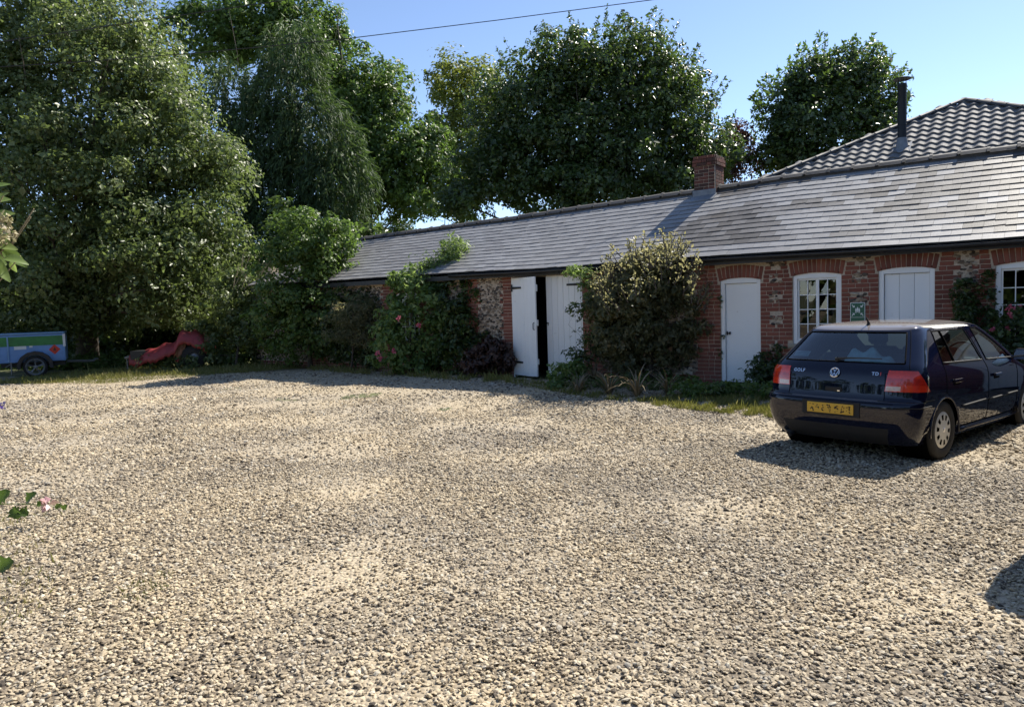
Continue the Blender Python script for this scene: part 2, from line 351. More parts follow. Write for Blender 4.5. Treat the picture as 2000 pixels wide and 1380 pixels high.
while zc_ < 2.29:
    z0, z1 = zc_, zc_ + 0.065; iv = [(T0, T1)]
    def cut(iv, a, b): 
        out = []
        for p, q in iv:
            if b <= p or a >= q: out.append((p, q))
            else:
                if a > p: out.append((p, a))
                if b < q: out.append((b, q))
        return out
    for o in OPEN:
        top = o[3] + (0.07 if o[4] == 'double' else rise(o))
        if z1 > o[2] - (0.075 if o[2] > 0 else 0) and z0 < top: iv = cut(iv, o[0] - 0.004, o[1] + 0.004)
        if o[4] != 'double' and z1 > o[3] - 0.01: 
            ex = 0.05 * max(0, z0 - o[3]) / 0.25
            iv = cut(iv, o[0] - 0.058 - ex, o[1] + 0.058 + ex)
        if o[2] > 0 and z1 > o[2] - 0.075 and z0 < o[2]: iv = cut(iv, o[0] - 0.09, o[1] + 0.09)
    for a, b, c, d in FL:
        j = 0.03 * (random.random() - 0.5)
        if z1 > c and z0 < d: iv = cut(iv, a + (0.055 if k % 2 else -0.04) + j, b - (0.055 if k % 2 else -0.04) + j)
    for p, q in iv:
        x = p; hd = k % 2
        while x < q - 0.03:
            L_ = 0.1025 if hd else 0.215
            if random.random() < 0.25: L_ = 0.215
            e = min(x + L_, q)
            if q - e < 0.05: e = q
            if e - x > 0.3: e = x + 0.2
            bricks.append((x, e, z0, z1, 0.0, None)); x = e + 0.010; hd = 1 - hd
    zc_ += 0.075; k += 1
for o in OPEN:                                             # soldier arches over the openings
    if o[4] == 'double': continue
    c = 0.5 * (o[0] + o[1]); hw = 0.5 * (o[1] - o[0]) + 0.05; nb = max(9, int(round(2 * hw / 0.076)))
    for i in range(nb):
        x = c - hw + (i + 0.5) * 2 * hw / nb; q = (x - c) / hw; zb = o[3] - 0.015 + rise(o) * (1 - q * q) + 0.012
        bricks.append((x - 0.033, x + 0.033, zb, zb + 0.225 + 0.01 * random.random(), -q * 0.20, (x, zb)))
def brick_tint(t, z): return 0.5 + 0.33 * (random.random() - 0.5) + 0.10 * math.sin(3.1 * t + 2 * z)
unit_cache = {}
def brick_mesh(dx, dz, parent=None):
    key = (round(dx, 2), round(dz, 2))
    if key not in unit_cache:
        b = MB(); b.bbox(-dx / 2, dx / 2, 0, 0.05, -dz / 2, dz / 2, 0.005); unit_cache[key] = b.mesh('brick', M_brick_o)
    return unit_cache[key]
def brick_rank(b):
    t = 0.5 * (b[0] + b[1]); z = 0.5 * (b[2] + b[3]); P = WP(t, 0, z); d = P.length
    if t > -0.36 or (t > -3.9 and z < 1.05 + 0.25 * (t > -3.3)): d += 50
    if -8.1 < t < -5.3: d += 30
    return d - 2.0 * (b[1] - b[0])
bricks.sort(key=brick_rank); rest = MB()
for i, (a, b, c, d, rot, piv) in enumerate(bricks):
    t = 0.5 * (a + b); z = 0.5 * (c + d); out = 0.006 + 0.006 * random.random(); ti = brick_tint(t, z)
    M = Matrix.Translation((t, -out, z)) @ Matrix.Rotation(-rot, 4, 'Y') @ Matrix.Rotation(random.gauss(0, 0.006), 4, 'Y')
    if i < 300:
        o = link('brick', brick_mesh(b - a, d - c), stable, M=M); o.color = (ti, ti, ti, 1)
    else:
        rest.tint = ti; rest.box(-(b - a) / 2, (b - a) / 2, 0, 0.05, -(d - c) / 2, (d - c) / 2, M)
rest.build('brickwork', M_brick_a, stable, kind='stuff', fix=False)
def lump(mb, c, r, sx=1, sy=1, sz=1):
    """an irregular stone of 12 corners"""
    ph = (1 + 5 ** 0.5) / 2; V = []
    for a, b in ((-1, ph), (1, ph), (-1, -ph), (1, -ph)): V += [(a, b, 0), (0, a, b), (b, 0, a)]
    Mx = Euler((random.random() * 6, random.random() * 6, random.random() * 6)).to_matrix(); vs = []
    for p in V:
        p = Mx @ (Vector(p) / 1.9) * r * random.uniform(0.8, 1.15); vs.append(Vector((p.x * sx, p.y * sy, p.z * sz)) + Vector(c))
    bm = bmesh.new(); [bm.verts.new(p) for p in vs]; bmesh.ops.convex_hull(bm, input=bm.verts); bm.verts.ensure_lookup_table()
    for i, q in enumerate(bm.verts): q.index = i
    mb.add([q.co.copy() for q in bm.verts], [[q.index for q in f.verts] for f in bm.faces]); bm.free()
fl = MB()
for a, b, c, d in FL:
    for _ in range(int((b - a) * (d - c) * 430)):
        fl.tint = random.random() ** 1.3
        lump(fl, (random.uniform(a - 0.02, b + 0.02), -0.004, random.uniform(c, d)), random.uniform(0.02, 0.045), 1.2, 0.6, 0.8)
fl.build('flintwork', M_flint_a, stable, kind='stuff', fix=False)

# roof ------------------------------------------------------------
RT_T = [-20.5, -17.8, -15.5, -13.5, -11.75, -8.65, -6.5, -4.5, 0, 4]; RT_Z = [3.83, 3.85, 3.90, 3.93, 3.955, 4.035, 4.085, 4.155, 4.18, 4.18]
EY, EZ, RY = -0.25, 2.405, 2.53
def ridge_z(t): return float(np.interp(t, RT_T, RT_Z))
def eave_z(t): return EZ + 0.012 * math.sin(t * 0.9) + (0.03 * min(1, max(0, (-11 - t) / 5)))
def roof_pt(t, u, off=0.0):
    ez, rz = eave_z(t), ridge_z(t) - 0.05
    y = EY + u * (RY - EY); z = ez + u * (rz - ez) - 0.035 * math.sin(math.pi * u) * (0.6 + 0.4 * math.sin(t * 0.55 + 1)) + 0.004 * math.sin(1.6 * t + 4 * u)
    sl = math.atan2(rz - ez, RY - EY); return Vector((t, y - math.sin(sl) * off, z + math.cos(sl) * off))
rf = MB(); nt_ = 60; nu = 10
for back in (0, 1):
    vs = []; fs = []
    for i in range(nt_ + 1):
        t = T0 - 0.15 + (T1 + 0.3 - T0) * i / nt_
        for j in range(nu + 1):
            p = roof_pt(t, j / nu, -0.02); 
            if back: p.y = 2 * RY - p.y
            vs.append(p)
    for i in range(nt_):
        for j in range(nu):
            a = i * (nu + 1) + j; fs.append((a, a + nu + 1, a + nu + 2, a + 1))
    rf.add(vs, fs)
roof = rf.build('roof', simple('roof_underlay', (0.05, 0.048, 0.05), 0.9), stable, fix=False)
GAU = 0.216; NROW = 15.5; SLW = 0.285
slates = []
for r_ in range(16):
    u0 = r_ / NROW; u1 = (r_ + 1.25) / NROW
    t = T0 - 0.1 - (SLW / 2 if r_ % 2 else 0)
    while t < T1 + 0.1:
        slates.append((max(t, T0 - 0.15), min(t + SLW, T1 + 0.15), u0, min(u1, 1.0), r_)); t += SLW
_rn = Vector((0, -(4.13 - EZ), RY - EY)).normalized()
def roof_tu(u, v):
    d = ray(u, v); dl = Vector((d.dot(DR), d.dot(NN), d.z)); c = CP - WO; cl = Vector((c.dot(DR), c.dot(NN), c.z)); k = (Vector((0, EY, EZ)) - cl).dot(_rn) / dl.dot(_rn); p = cl + dl * k; return p.x, (p.y - EY) / (RY - EY)
WEATHER = [(*roof_tu(u, v), a, b) for u, v, a, b in ((1440, 372, .7, .12), (1490, 355, .8, .14), (1560, 345, .6, .10), (1455, 425, .5, .12), (1590, 395, .6, .08), (1800, 350, .9, .10), (1900, 335, .7, .10), (1760, 400, .6, .09), (1850, 375, 1.0, .12), (1900, 410, .8, .10), (1960, 360, .6, .14), (1820, 425, .6, .07), (1950, 440, .6, .07), (1700, 378, .5, .07), (1980, 275, .4, .05))]
def slate_tint(t, u, r_):
    v = 0.70 + 0.24 * (random.random() - 0.5)
    wv = max([1.25 - ((t - a) / c) ** 2 - ((u - b) / d) ** 2 for a, b, c, d in WEATHER] + [0])
    if wv > 0 and random.random() < .35 + .55 * wv: return max(0, v - .30 - .34 * random.random())
    pt = math.sin(t * 0.95 + 1.2 * u) + math.sin(t * 2.1 - 3.5 * u + 1.0) * 0.7 + math.sin(t * 0.41 + 6 * u + 2.2) * 0.8
    if t > -6.8 and pt > 0.35 and 0.12 < u < 0.93: v -= 0.62 * min(1, (pt - 0.35) * 1.5) * (0.45 + 0.7 * random.random())
    if t < -11: v -= 0.08
    return min(1, max(0, v))
def slate_rank(s):
    t = 0.5 * (s[0] + s[1]); d = (WO + DR * t).length
    return d + (60 if t > -0.2 + 0.25 * s[2] else 0) + 1.5 * s[2]
slates.sort(key=slate_rank); rest = MB()
for i, (a, b, u0, u1, r_) in enumerate(slates):
    g = 0.0015; jz = 0.002 * random.random(); tl = random.gauss(0, 0.002)
    b0 = roof_pt(a + g, u0, 0.018 + jz); b1 = roof_pt(b - g, u0, 0.018 + jz + tl); t0 = roof_pt(a + g, u1, 0.004); t1 = roof_pt(b - g, u1, 0.004)
    dz = Vector((0, 0.003 * random.gauss(0, 1.0), 0)); b0 += dz; b1 += dz * random.uniform(-1, 1)
    if random.random() < 0.03: b1 += (t1 - b1) * 0.12
    nn = (b1 - b0).cross(t0 - b0).normalized() * -0.009
    if nn.z > 0: nn = -nn
    vs = [b0, b1, t1, t0] + [q + nn for q in (b0, b1)] ; ti = slate_tint(0.5 * (a + b), u0, r_)
    fs = [(0, 1, 2, 3), (4, 5, 1, 0), (0, 3, 4), (1, 5, 2)]
    if i < 300:
        o_ = Vector(b0); s = MB(); s.add([q - o_ for q in vs], fs); ob = link('slate', s.mesh('slate', M_slate_o), stable, M=Matrix.Translation(o_)); ob.color = (ti, ti, ti, 1)
    else: rest.tint = ti; rest.add(vs, fs)
rest.build('slating', M_slate_a, stable, kind='stuff', fix=False)
rb = MB(); 
M_ridge = simple('ridge_clay', (0.055, 0.052, 0.052), 0.75, var=0.35, scale=6, bump=0.4)
prof = [(-0.15, -0.085), (-0.075, -0.012), (0, 0.018), (0.075, -0.012), (0.15, -0.085)]
def angle_tile(L_, lip=True):
    b = MB(); vs = []; fs = []
    st = [(0, 0.012), (0.05, 0.012), (0.051, 0.0), (L_, 0.0)]
    for x, o in st:
        vs += [Vector((x, y * (1 + o * 6), z + o * 1.8)) for y, z in prof]
    for i in range(3):
        for j in range(4): fs.append((i * 5 + j, i * 5 + j + 1, i * 5 + j + 6, i * 5 + j + 5))
    for j in range(4): fs.append((j, j + 1, 20 + j + 1, 20 + j))
    vs += [Vector((0, y * 0.93, z - 0.03)) for y, z in prof]
    b.add(vs, fs); return b.mesh('ridge_tile', M_ridge)
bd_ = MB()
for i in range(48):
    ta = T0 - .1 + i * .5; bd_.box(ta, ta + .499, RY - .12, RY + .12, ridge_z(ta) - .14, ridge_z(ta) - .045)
bd_.build('ridge_shade_bedding', simple('shade_dark_mortar', (0.06, 0.052, 0.045), 0.95), stable, fix=False)  # bedding strip coloured very dark to paint the shadow line under the ridge tiles
rt_me = angle_tile(0.452); t = T0 - 0.1
while t < T1:
    z = ridge_z(t); z2 = ridge_z(t + 0.45)
    if not (-6.62 < t + 0.2 < -5.98):
        o = link('ridge_tile', rt_me, stable, M=Matrix.Translation((t, RY, z + 0.012 + 0.014 * random.random())) @ Matrix.Rotation(-math.atan2(z2 - z, 0.45) + random.gauss(0, 0.008), 4, 'Y') @ Matrix.Rotation(random.gauss(0, 0.02), 4, 'X'))
    t += 0.456
# gutter and fascia
fb = MB(); fb.box(T0, T1, -0.19, -0.01, 2.28, 2.345); fb.box(T0, T1, -0.225, -0.192, 2.25, 2.36); fb.build('fascia_board', M_black, stable)
gb = MB(); gp = []
n_ = 40
for i in range(n_ + 1):
    t = -11.6 + (T1 + 11.6) * i / n_; z = eave_z(t) - 0.02
    for q in range(9):
        a = math.pi * q / 8; gp.append(Vector((t, -0.285 + 0.06 * math.cos(a), z - 0.025 - 0.062 * math.sin(a))))
gf = [(i * 9 + q, i * 9 + q + 1, (i + 1) * 9 + q + 1, (i + 1) * 9 + q) for i in range(n_) for q in range(8)]
gb.add(gp, gf); gu = gb.build('gutter', M_black, stable, smooth=True, fix=False)
sd_ = gu.modifiers.new('thick', 'SOLIDIFY'); sd_.thickness = 0.004
for t in np.arange(-11.2, T1, 0.9):
    br = MB(); br.box(t - 0.012, t + 0.012, -0.352, -0.227, eave_z(t) - 0.112, eave_z(t) - 0.104); br.build('gutter_bracket', M_black, gu)

# chimney -----------------------------------------------------------
ch = MB(); ch.box(-6.50, -6.03, 2.27, 2.80, 3.2, 4.70); chim = ch.build('chimney', M_mortar, stable)
def course(z, a, b, c, d, k, h=0.065):
    for axis in (0, 1, 2):
        lo, hi = ((a, b) if axis == 0 else (c + 0.05, d))
        x = lo; j = (k + axis) % 2
        while x < hi - 0.02:
            e = min(x + (0.1025 if j else 0.215), hi)
            if hi - e < 0.05: e = hi
            bm_ = brick_mesh(e - x, h)
            if axis == 0: M = Matrix.Translation((0.5 * (x + e), c - 0.012, z + h / 2))
            elif axis == 1: M = Matrix.Translation((b + 0.012, 0.5 * (x + e), z + h / 2)) @ Matrix.Rotation(math.pi / 2, 4, 'Z')
            else: M = Matrix.Translation((a - 0.012, 0.5 * (x + e), z + h / 2)) @ Matrix.Rotation(-math.pi / 2, 4, 'Z')
            o = link('brick', bm_, chim, M=M); v = 0.0 + 0.28 * random.random(); o.color = (v, v, v, 1); x = e + 0.01; j = 1 - j
z = 3.88; k = 0
while z < 4.72:
    g = 0.0 if z < 4.5 else (0.03 if z < 4.64 else 0.012)
    course(z, -6.50 - g, -6.03 + g, 2.27 - g, 2.80 + g, k); z += 0.075; k += 1
cc = MB(); cc.bbox(-6.50, -6.03, 2.27, 2.80, 4.701, 4.745, 0.012); cc.build('chimney_cap', M_mortar, chim)
lf = MB()
q = [roof_pt(-6.55, (2.05 - EY) / (RY - EY), 0.035), roof_pt(-5.98, (2.05 - EY) / (RY - EY), 0.035), roof_pt(-5.98, (2.285 - EY) / (RY - EY), 0.035), roof_pt(-6.55, (2.285 - EY) / (RY - EY), 0.035)]
lf.add(q + [p + Vector((0, 0, -0.02)) for p in q], [(0, 1, 2, 3), (0, 4, 5, 1), (1, 5, 6, 2), (0, 3, 7, 4)])
lf.box(-6.53, -6.0, 2.235, 2.257, 3.86, 4.03); lf.build('lead_flashing', M_lead, chim)

# doors and windows ---------------------------------------------------
def cambered(b, a, c, z0, zt, rs, y0, y1, w=0.065, nseg=10):
    """timber frame with a cambered head: two jambs and a head"""
    b.box(a, a + w, y0, y1, z0, zt); b.box(c - w, c, y0, y1, z0, zt)
    pts = [(a, zt + 0.001), (a + 0.0, zt + 0.001)]
    top = []
    for i in range(nseg + 1):
        x = a + (c - a) * i / nseg; q = 2 * i / nseg - 1; top.append((x, zt + 0.003 + rs * (1 - q * q)))
    low = [(c, zt - 0.055), (a, zt - 0.055)]
    low = [(c - w - 0.002, zt - 0.05), (a + w + 0.002, zt - 0.05)]
    out = [(a, zt + 0.002)] + top[1:-1] + [(c, zt + 0.002), (c - w - 0.002, zt + 0.0019)] + low + [(a + w + 0.002, zt + 0.0019)]
    b.poly(out, y1 - y0, Matrix.Translation((0, y0, 0)))
def window(a, c, z0, zt, cols, rows):
    fr = MB(); fr.tint = 0.7; cambered(fr, a, c, z0, zt, 0.055, 0.03, 0.13); fr.box(a + 0.067, c - 0.067, 0.03, 0.14, z0, z0 + 0.05)
    w = fr.build('window', M_white, stable)
    x0, x1, y0, y1 = a + 0.068, c - 0.068, z0 + 0.052, zt - 0.052
    sashw = (x1 - x0) / 2
    for sct in (0, 1):
        sa = x0 + sct * sashw; sb = sa + sashw; yy = 0.072 if sct == 0 else 0.060
        s = MB(); s.tint = 0.75; t_ = 0.026
        s.box(sa, sa + t_, yy, yy + 0.04, y0, y1); s.box(sb - t_, sb, yy, yy + 0.04, y0, y1); s.box(sa + t_, sb - t_, yy, yy + 0.04, y1 - 0.03, y1); s.box(sa + t_, sb - t_, yy, yy + 0.04, y0, y0 + 0.04)
        s.build('sash', M_white, w)
        gx0, gx1, gy0, gy1 = sa + t_, sb - t_, y0 + 0.04, y1 - 0.03; nc = cols // 2; bw = 0.014
        for i in range(1, nc):
            g = MB(); g.tint = 0.75; x = gx0 + (gx1 - gx0) * i / nc; g.box(x - bw / 2, x + bw / 2, yy + 0.002, yy + 0.03, gy0, gy1); g.build('glazing_bar', M_white, w)
        for j in range(1, rows):
            g = MB(); g.tint = 0.75; z = gy0 + (gy1 - gy0) * j / rows; g.box(gx0, gx1, yy + 0.004, yy + 0.028, z - bw / 2, z + bw / 2); g.build('glazing_bar', M_white, w)
        for i in range(nc):
            for j in range(rows):
                p = MB(); xa = gx0 + (gx1 - gx0) * i / nc; xb = gx0 + (gx1 - gx0) * (i + 1) / nc; za = gy0 + (gy1 - gy0) * j / rows; zb = gy0 + (gy1 - gy0) * (j + 1) / rows
                tl = random.gauss(0, 0.002)
                p.add([(xa, yy + 0.018 + tl, za), (xb, yy + 0.018, za), (xb, yy + 0.018 + tl, zb), (xa, yy + 0.018, zb)], [(0, 1, 2, 3)]); p.build('pane', M_pane, w, fix=False)
    sl = MB(); sl.bbox(a - 0.08, c + 0.08, -0.06, 0.15, z0 - 0.068, z0 - 0.003, 0.008); sl.build('sill', M_stone, w)
    return w
for o in OPEN:
    if o[4] == 'window': window(o[0] + 0.004, o[1] - 0.004, o[2], o[3], 4, 4)
M_curtain = simple('room_curtain', (0.32, 0.13, 0.08), 0.9, var=0.3); M_book = simple('room_shelf', (0.12, 0.09, 0.06), 0.9, var=0.5, scale=12)
rm = MB(); rm.box(-3.25, -2.9, 0.55, 0.6, 1.45, 2.1); rm.build('curtain', M_curtain, stable)
rm = MB(); rm.box(-3.7, -2.7, 0.9, 1.1, 0.0, 0.95); rm.box(-3.28, -3.16, 0.85, 0.89, 0.95, 1.35); rm.box(-3.1, -3.02, 0.85, 0.89, 0.95, 1.3); rm.build('store_shelf', M_book, stable)
def plank_door(a, c, z0, z1, n, y, parent, thick=0.035):
    w = (c - a) / n
    for i in range(n):
        p = MB(); p.tint = 0.55 + 0.3 * random.random(); p.bbox(a + i * w + 0.002, a + (i + 1) * w - 0.002, y + 0.002 * random.random(), y + thick, z0 + 0.01 * random.random(), z1, 0.004); p.build('plank', M_white, parent)
def door(a, c, zt, nplanks, furniture):
    f = MB(); f.tint = 0.62; cambered(f, a + 0.003, c - 0.003, -0.04, zt, 0.055, 0.02, 0.13, w=0.07); d = f.build('door', M_white, stable)
    plank_door(a + 0.078, c - 0.078, 0.03, zt - 0.056, nplanks, 0.07, d)
    if furniture:
        h = MB(); h.bbox(a + 0.09, a + 0.115, 0.055, 0.069, 0.93, 1.0, 0.003); h.tube([(a + 0.1, 0.06, 0.965), (a + 0.1, 0.03, 0.965), (a + 0.16, 0.025, 0.965)], 0.009, 6); h.bbox(a + 0.145, a + 0.165, 0.02, 0.068, 0.94, 0.99, 0.003); h.build('latch', M_black, d)
    return d
d1 = door(-5.085, -4.335, 1.95, 1, True)
door(-2.36, -1.54, 2.0, 3, False); door(1.2, 2.0, 1.98, 4, True)
# double doors, the left leaf ajar
df = MB(); df.tint = 0.5; df.box(-9.99, -9.955, 0.0, 0.12, -0.04, 2.235); df.box(-8.155, -8.12, 0.0, 0.12, -0.04, 2.235); df.box(-9.99, -8.12, 0.0, 0.12, 2.237, 2.30)
dd = df.build('double_door', M_white, stable)
def strap(x0, x1, z, y, parent):
    b = MB(); b.add([(x0, y, z - 0.028), (x1, y, z - 0.02), (x1, y, z + 0.02), (x0, y, z + 0.028), (x0, y + 0.012, z - 0.028), (x1, y + 0.012, z - 0.02), (x1, y + 0.012, z + 0.02), (x0, y + 0.012, z + 0.028)], [(0, 1, 2, 3), (7, 6, 5, 4), (0, 4, 5, 1), (1, 5, 6, 2), (2, 6, 7, 3), (3, 7, 4, 0)])
    b.build('strap_hinge', M_black, parent)
plank_door(-9.045, -8.158, 0.02, 2.232, 6, -0.005, dd)
strap(-8.155, -8.50, 2.02, -0.02, dd); strap(-8.155, -8.5, 0.3, -0.02, dd)
hb = MB(); hb.box(-9.03, -8.99, -0.02, -0.006, 1.18, 1.21); hb.box(-9.01, -9.0, -0.021, -0.006, 1.14, 1.18); hb.build('latch', M_black, dd)
leaf = bpy.data.objects.new('door_leaf', None); COL.objects.link(leaf); leaf.parent = stable
LEAF_ANG = 21.0; LW = 0.90
leaf.location = (-9.955, -0.012, 0); leaf.rotation_euler = (0, 0, -R(LEAF_ANG))
plank_door(0.0, LW, 0.02, 2.225, 6, 0.0, leaf)
strap(-0.0, 0.36, 2.0, -0.016, leaf); strap(0.0, 0.36, 0.32, -0.016, leaf)
hb = MB(); hb.box(-0.02, 0.015, -0.03, -0.012, 1.92, 2.08); hb.build('hinge_plate', M_black, leaf)
hb = MB(); hb.tube([(LW - 0.06, -0.003, 1.06), (LW - 0.06, -0.035, 1.08), (LW - 0.06, -0.035, 1.2), (LW - 0.06, -0.003, 1.22)], 0.010, 6); hb.build('handle', M_black, leaf)
hb = MB(); hb.tint = 0.6; hb.box(LW + 0.002, LW + 0.03, 0.0, 0.05, 1.15, 1.28); hb.box(LW + 0.002, LW + 0.02, 0.0, 0.05, 1.9, 2.05); hb.box(LW + 0.002, LW + 0.02, 0.0, 0.05, 0.3, 0.42); hb.build('keep', M_white, leaf)

# assembly point sign ---------------------------------------------------
M_green = simple('sign_green', (0.004, 0.10, 0.055), 0.35, var=0.08); M_signw = simple('sign_white', (0.8, 0.82, 0.8), 0.4, var=0.03)
sg = thing('assembly_sign', 'green assembly point sign with white arrows and figures on brick wall', 'sign', WP(-2.68, -0.03, 1.30), WROT)
sb = MB(); sb.bbox(-0.118, 0.118, 0, 0.006, -0.185, 0.185, 0.003); sb.build('sign_board', M_signw, sg)
sb = MB(); sb.box(-0.108, 0.108, -0.0025, 0.001, -0.175, -0.068); sb.box(-0.108, 0.108, -0.0025, 0.001, -0.062, 0.175); sb.build('sign_panel', M_green, sg)
ic = MB(); Y_ = -0.0045
def ipoly(pts): ic.poly(pts, 0.0018, Matrix.Translation((0, Y_, 0)))
cz = 0.055
for sx in (-1, 1):
    for sz in (-1, 1):
        def tr(p): return (sx * p[0], cz + sz * p[1])
        for pl in ([(0.086, 0.098), (0.094, 0.090), (0.066, 0.060), (0.058, 0.068)], [(0.046, 0.048), (0.082, 0.050), (0.074, 0.060), (0.060, 0.062)], [(0.046, 0.048), (0.058, 0.064), (0.056, 0.076), (0.048, 0.084)]):
            ipoly([tr(p) for p in pl])
def disc(x, z, r, n=12): ipoly([(x + r * math.cos(2 * math.pi * i / n), z + r * math.sin(2 * math.pi * i / n)) for i in range(n)])
for x, z, s in ((0, cz + 0.012, 1.0), (-0.026, cz - 0.004, 0.9), (0.026, cz - 0.004, 0.9)):
    disc(x, z + 0.033 * s, 0.009 * s); ipoly([(x - 0.013 * s, z + 0.022 * s), (x + 0.013 * s, z + 0.022 * s), (x + 0.011 * s, z - 0.014 * s), (x - 0.011 * s, z - 0.014 * s)])
    ipoly([(x - 0.010 * s, z - 0.0145 * s), (x - 0.002, z - 0.0145 * s), (x - 0.002, z - 0.048 * s), (x - 0.009 * s, z - 0.048 * s)]); ipoly([(x + 0.010 * s, z - 0.0145 * s), (x + 0.002, z - 0.0145 * s), (x + 0.002, z - 0.048 * s), (x + 0.009 * s, z - 0.048 * s)])
ic.build('pictogram', M_signw, sg)

# ------------------------------------------------------------------ house behind with the hipped tile roof
M_tile_o = tinted('tile_piece', [(0, (0.08, 0.079, 0.08)), (0.5, (0.145, 0.143, 0.144)), (1, (0.225, 0.218, 0.215))], 'object', rough=0.75, spec=0.2, nscale=10)
M_tile_a = tinted('tile_rest', [(0, (0.08, 0.079, 0.08)), (0.5, (0.145, 0.143, 0.144)), (1, (0.225, 0.218, 0.215))], 'attr', rough=0.75, spec=0.2, nscale=10)
M_render = simple('house_wall', (0.30, 0.16, 0.11), 0.9, var=0.2, scale=3)
house = thing('rear_house', 'taller house behind the stable with a hipped dark tile roof', 'house', WO, WROT)
PK = Vector((-1.86, 8.47, 6.36)); EL = Vector((-8.75, 4.5, 3.58)); ER = Vector((4.35, 4.5, 3.58)); BK = 17.0
hb = MB(); hb.box(EL.x + 0.45, ER.x - 0.45, 5.1, BK - 0.4, -0.2, 3.55); hb.build('wall', M_render, house)
rp = MB(); PB = Vector((PK.x, BK - 4.0, PK.z)); BL = Vector((EL.x, BK, EL.z)); BRr = Vector((ER.x, BK, ER.z))
rp.add([EL, ER, PK, PB, BL, BRr], [(0, 1, 2), (0, 2, 3, 4), (1, 5, 3, 2), (4, 3, 5)]); rp.build('roof', simple('tile_underlay', (0.05, 0.05, 0.05), 0.8), house, fix=False)
sv = Vector((0, PK.y - EL.y, PK.z - EL.z)); slen = sv.length; svn = sv / slen; hn = Vector((0, -svn.z, svn.y))
def tile_mesh(w, L_):
    b = MB(); n = 9; vs = []; fs = []
    for yy, lift in ((0.0, 0.046), (L_, 0.004)):
        for i in range(n):
            x = w * i / (n - 1); vs.append(Vector((x, yy, lift + 0.046 * (0.5 - 0.5 * math.cos(2 * math.pi * i / (n - 1) + 0.5)))))
    for i in range(n): vs.append(Vector((w * i / (n - 1), 0.002, 0.002 if i % 8 else 0.0)))
    for i in range(n - 1): fs += [(i, i + 1, n + i + 1, n + i), (2 * n + i, 2 * n + i + 1, i + 1, i)]
    b.add(vs, fs); return b
tm = tile_mesh(0.25, 0.30); tme = tm.mesh('roof_tile', M_tile_o)
rest = MB(); pieces = []; q = 0; g_ = 0.262
TM = Matrix(((1, 0, 0, 0), (0, svn.y, hn.y, 0), (0, svn.z, hn.z, 0), (0, 0, 0, 1)))
while q * g_ < slen - 0.1:
    f = q * g_ / slen; xa = EL.x + (PK.x - EL.x) * f; xb = ER.x + (PK.x - ER.x) * f; x = math.floor(xa / 0.25) * 0.25 + 0.0
    while x < xb:
        if x + 0.14 > xa and x + 0.11 < xb: pieces.append((x, q))
        x += 0.25
    q += 1
def seen_tile(p):
    x, q = p; P = EL + svn * (q * g_); z = P.z; y = P.y; Wp = WP(x, y, z)
    d = Wp - CP; return not (x > -0.2) and (z - 1.652) / (y + 12.0) > 0.148
vis = [p for p in pieces if seen_tile(p)]; hid = [p for p in pieces if not seen_tile(p)]
for i, (x, q) in enumerate(vis + hid):
    P = EL + svn * (q * g_); M = Matrix.Translation((x, P.y, P.z)) @ TM @ Matrix.Rotation(random.gauss(0, 0.006), 4, 'Z'); v = 0.35 + 0.4 * random.random()
    if i < min(300, len(vis)): o = link('roof_tile', tme, house, M=M); o.color = (v, v, v, 1)
    else: rest.tint = v; rest.add([M @ Vector(p) for p in tm.v], tm.f)
# the side slopes, coarser
for corner0, corner1, top0, top1 in ((BL, EL, PB, PK), (ER, BRr, PK, PB)):
    ex = (corner1 - corner0).normalized(); up_ = (PK - (corner0 + ex * (PK - corner0).dot(ex))); ul = up_.length; upn = up_ / ul; nrm = ex.cross(upn).normalized()
    for q in range(int(ul / g_)):
        f = q * g_ / ul; a = corner0.lerp(top0, f); bq = corner1.lerp(top1, f); L_ = (bq - a).length; mcount = int(L_ / 0.25)
        for i in range(mcount):
            o = a + ex * (i * 0.25); M = Matrix(((ex.x, upn.x, nrm.x, o.x), (ex.y, upn.y, nrm.y, o.y), (ex.z, upn.z, nrm.z, o.z), (0, 0, 0, 1)))
            rest.tint = 0.5; rest.add([M @ p for p in (Vector((0, 0, 0.03)), Vector((0.12, 0, 0.055)), Vector((0.25, 0, 0.03)), Vector((0, 0.27, 0.005)), Vector((0.12, 0.27, 0.03)), Vector((0.25, 0.27, 0.005)))], [(0, 1, 4, 3), (1, 2, 5, 4)])
rest.build('roof_tiling', M_tile_a, house, kind='stuff', fix=False)
def hip_caps(a, b, name='hip_tile'):
    n = int((b - a).length / 0.38); d = (b - a).normalized()
    xd = d; yd = Vector((0, 0, 1)).cross(xd).normalized(); zd = xd.cross(yd)
    for i in range(n):
        o = a + (b - a) * (i / n) + Vector((0, 0, 0.05)); M = Matrix(((xd.x, yd.x, zd.x, o.x), (xd.y, yd.y, zd.y, o.y), (xd.z, yd.z, zd.z, o.z), (0, 0, 0, 1)))
        link(name, hip_me, house, M=M)
hc = MB(); vs = []; fs = []
for x, s in ((0, 1.0), (0.40, 0.92)):
    for i in range(7):
        a = math.pi * i / 6; vs.append(Vector((x, 0.12 * s * math.cos(a), 0.085 * s * math.sin(a) - 0.02)))
fs = [(i, i + 1, i + 8, i + 7) for i in range(6)] + [tuple(range(7))]
hc.add(vs, fs); hip_me = hc.mesh('hip_tile', M_ridge); hip_me.polygons.foreach_set('use_smooth', [True] * 6 + [False])
hip_caps(EL, PK); hip_caps(ER, PK); hip_caps(PB, PK, 'ridge_tile')
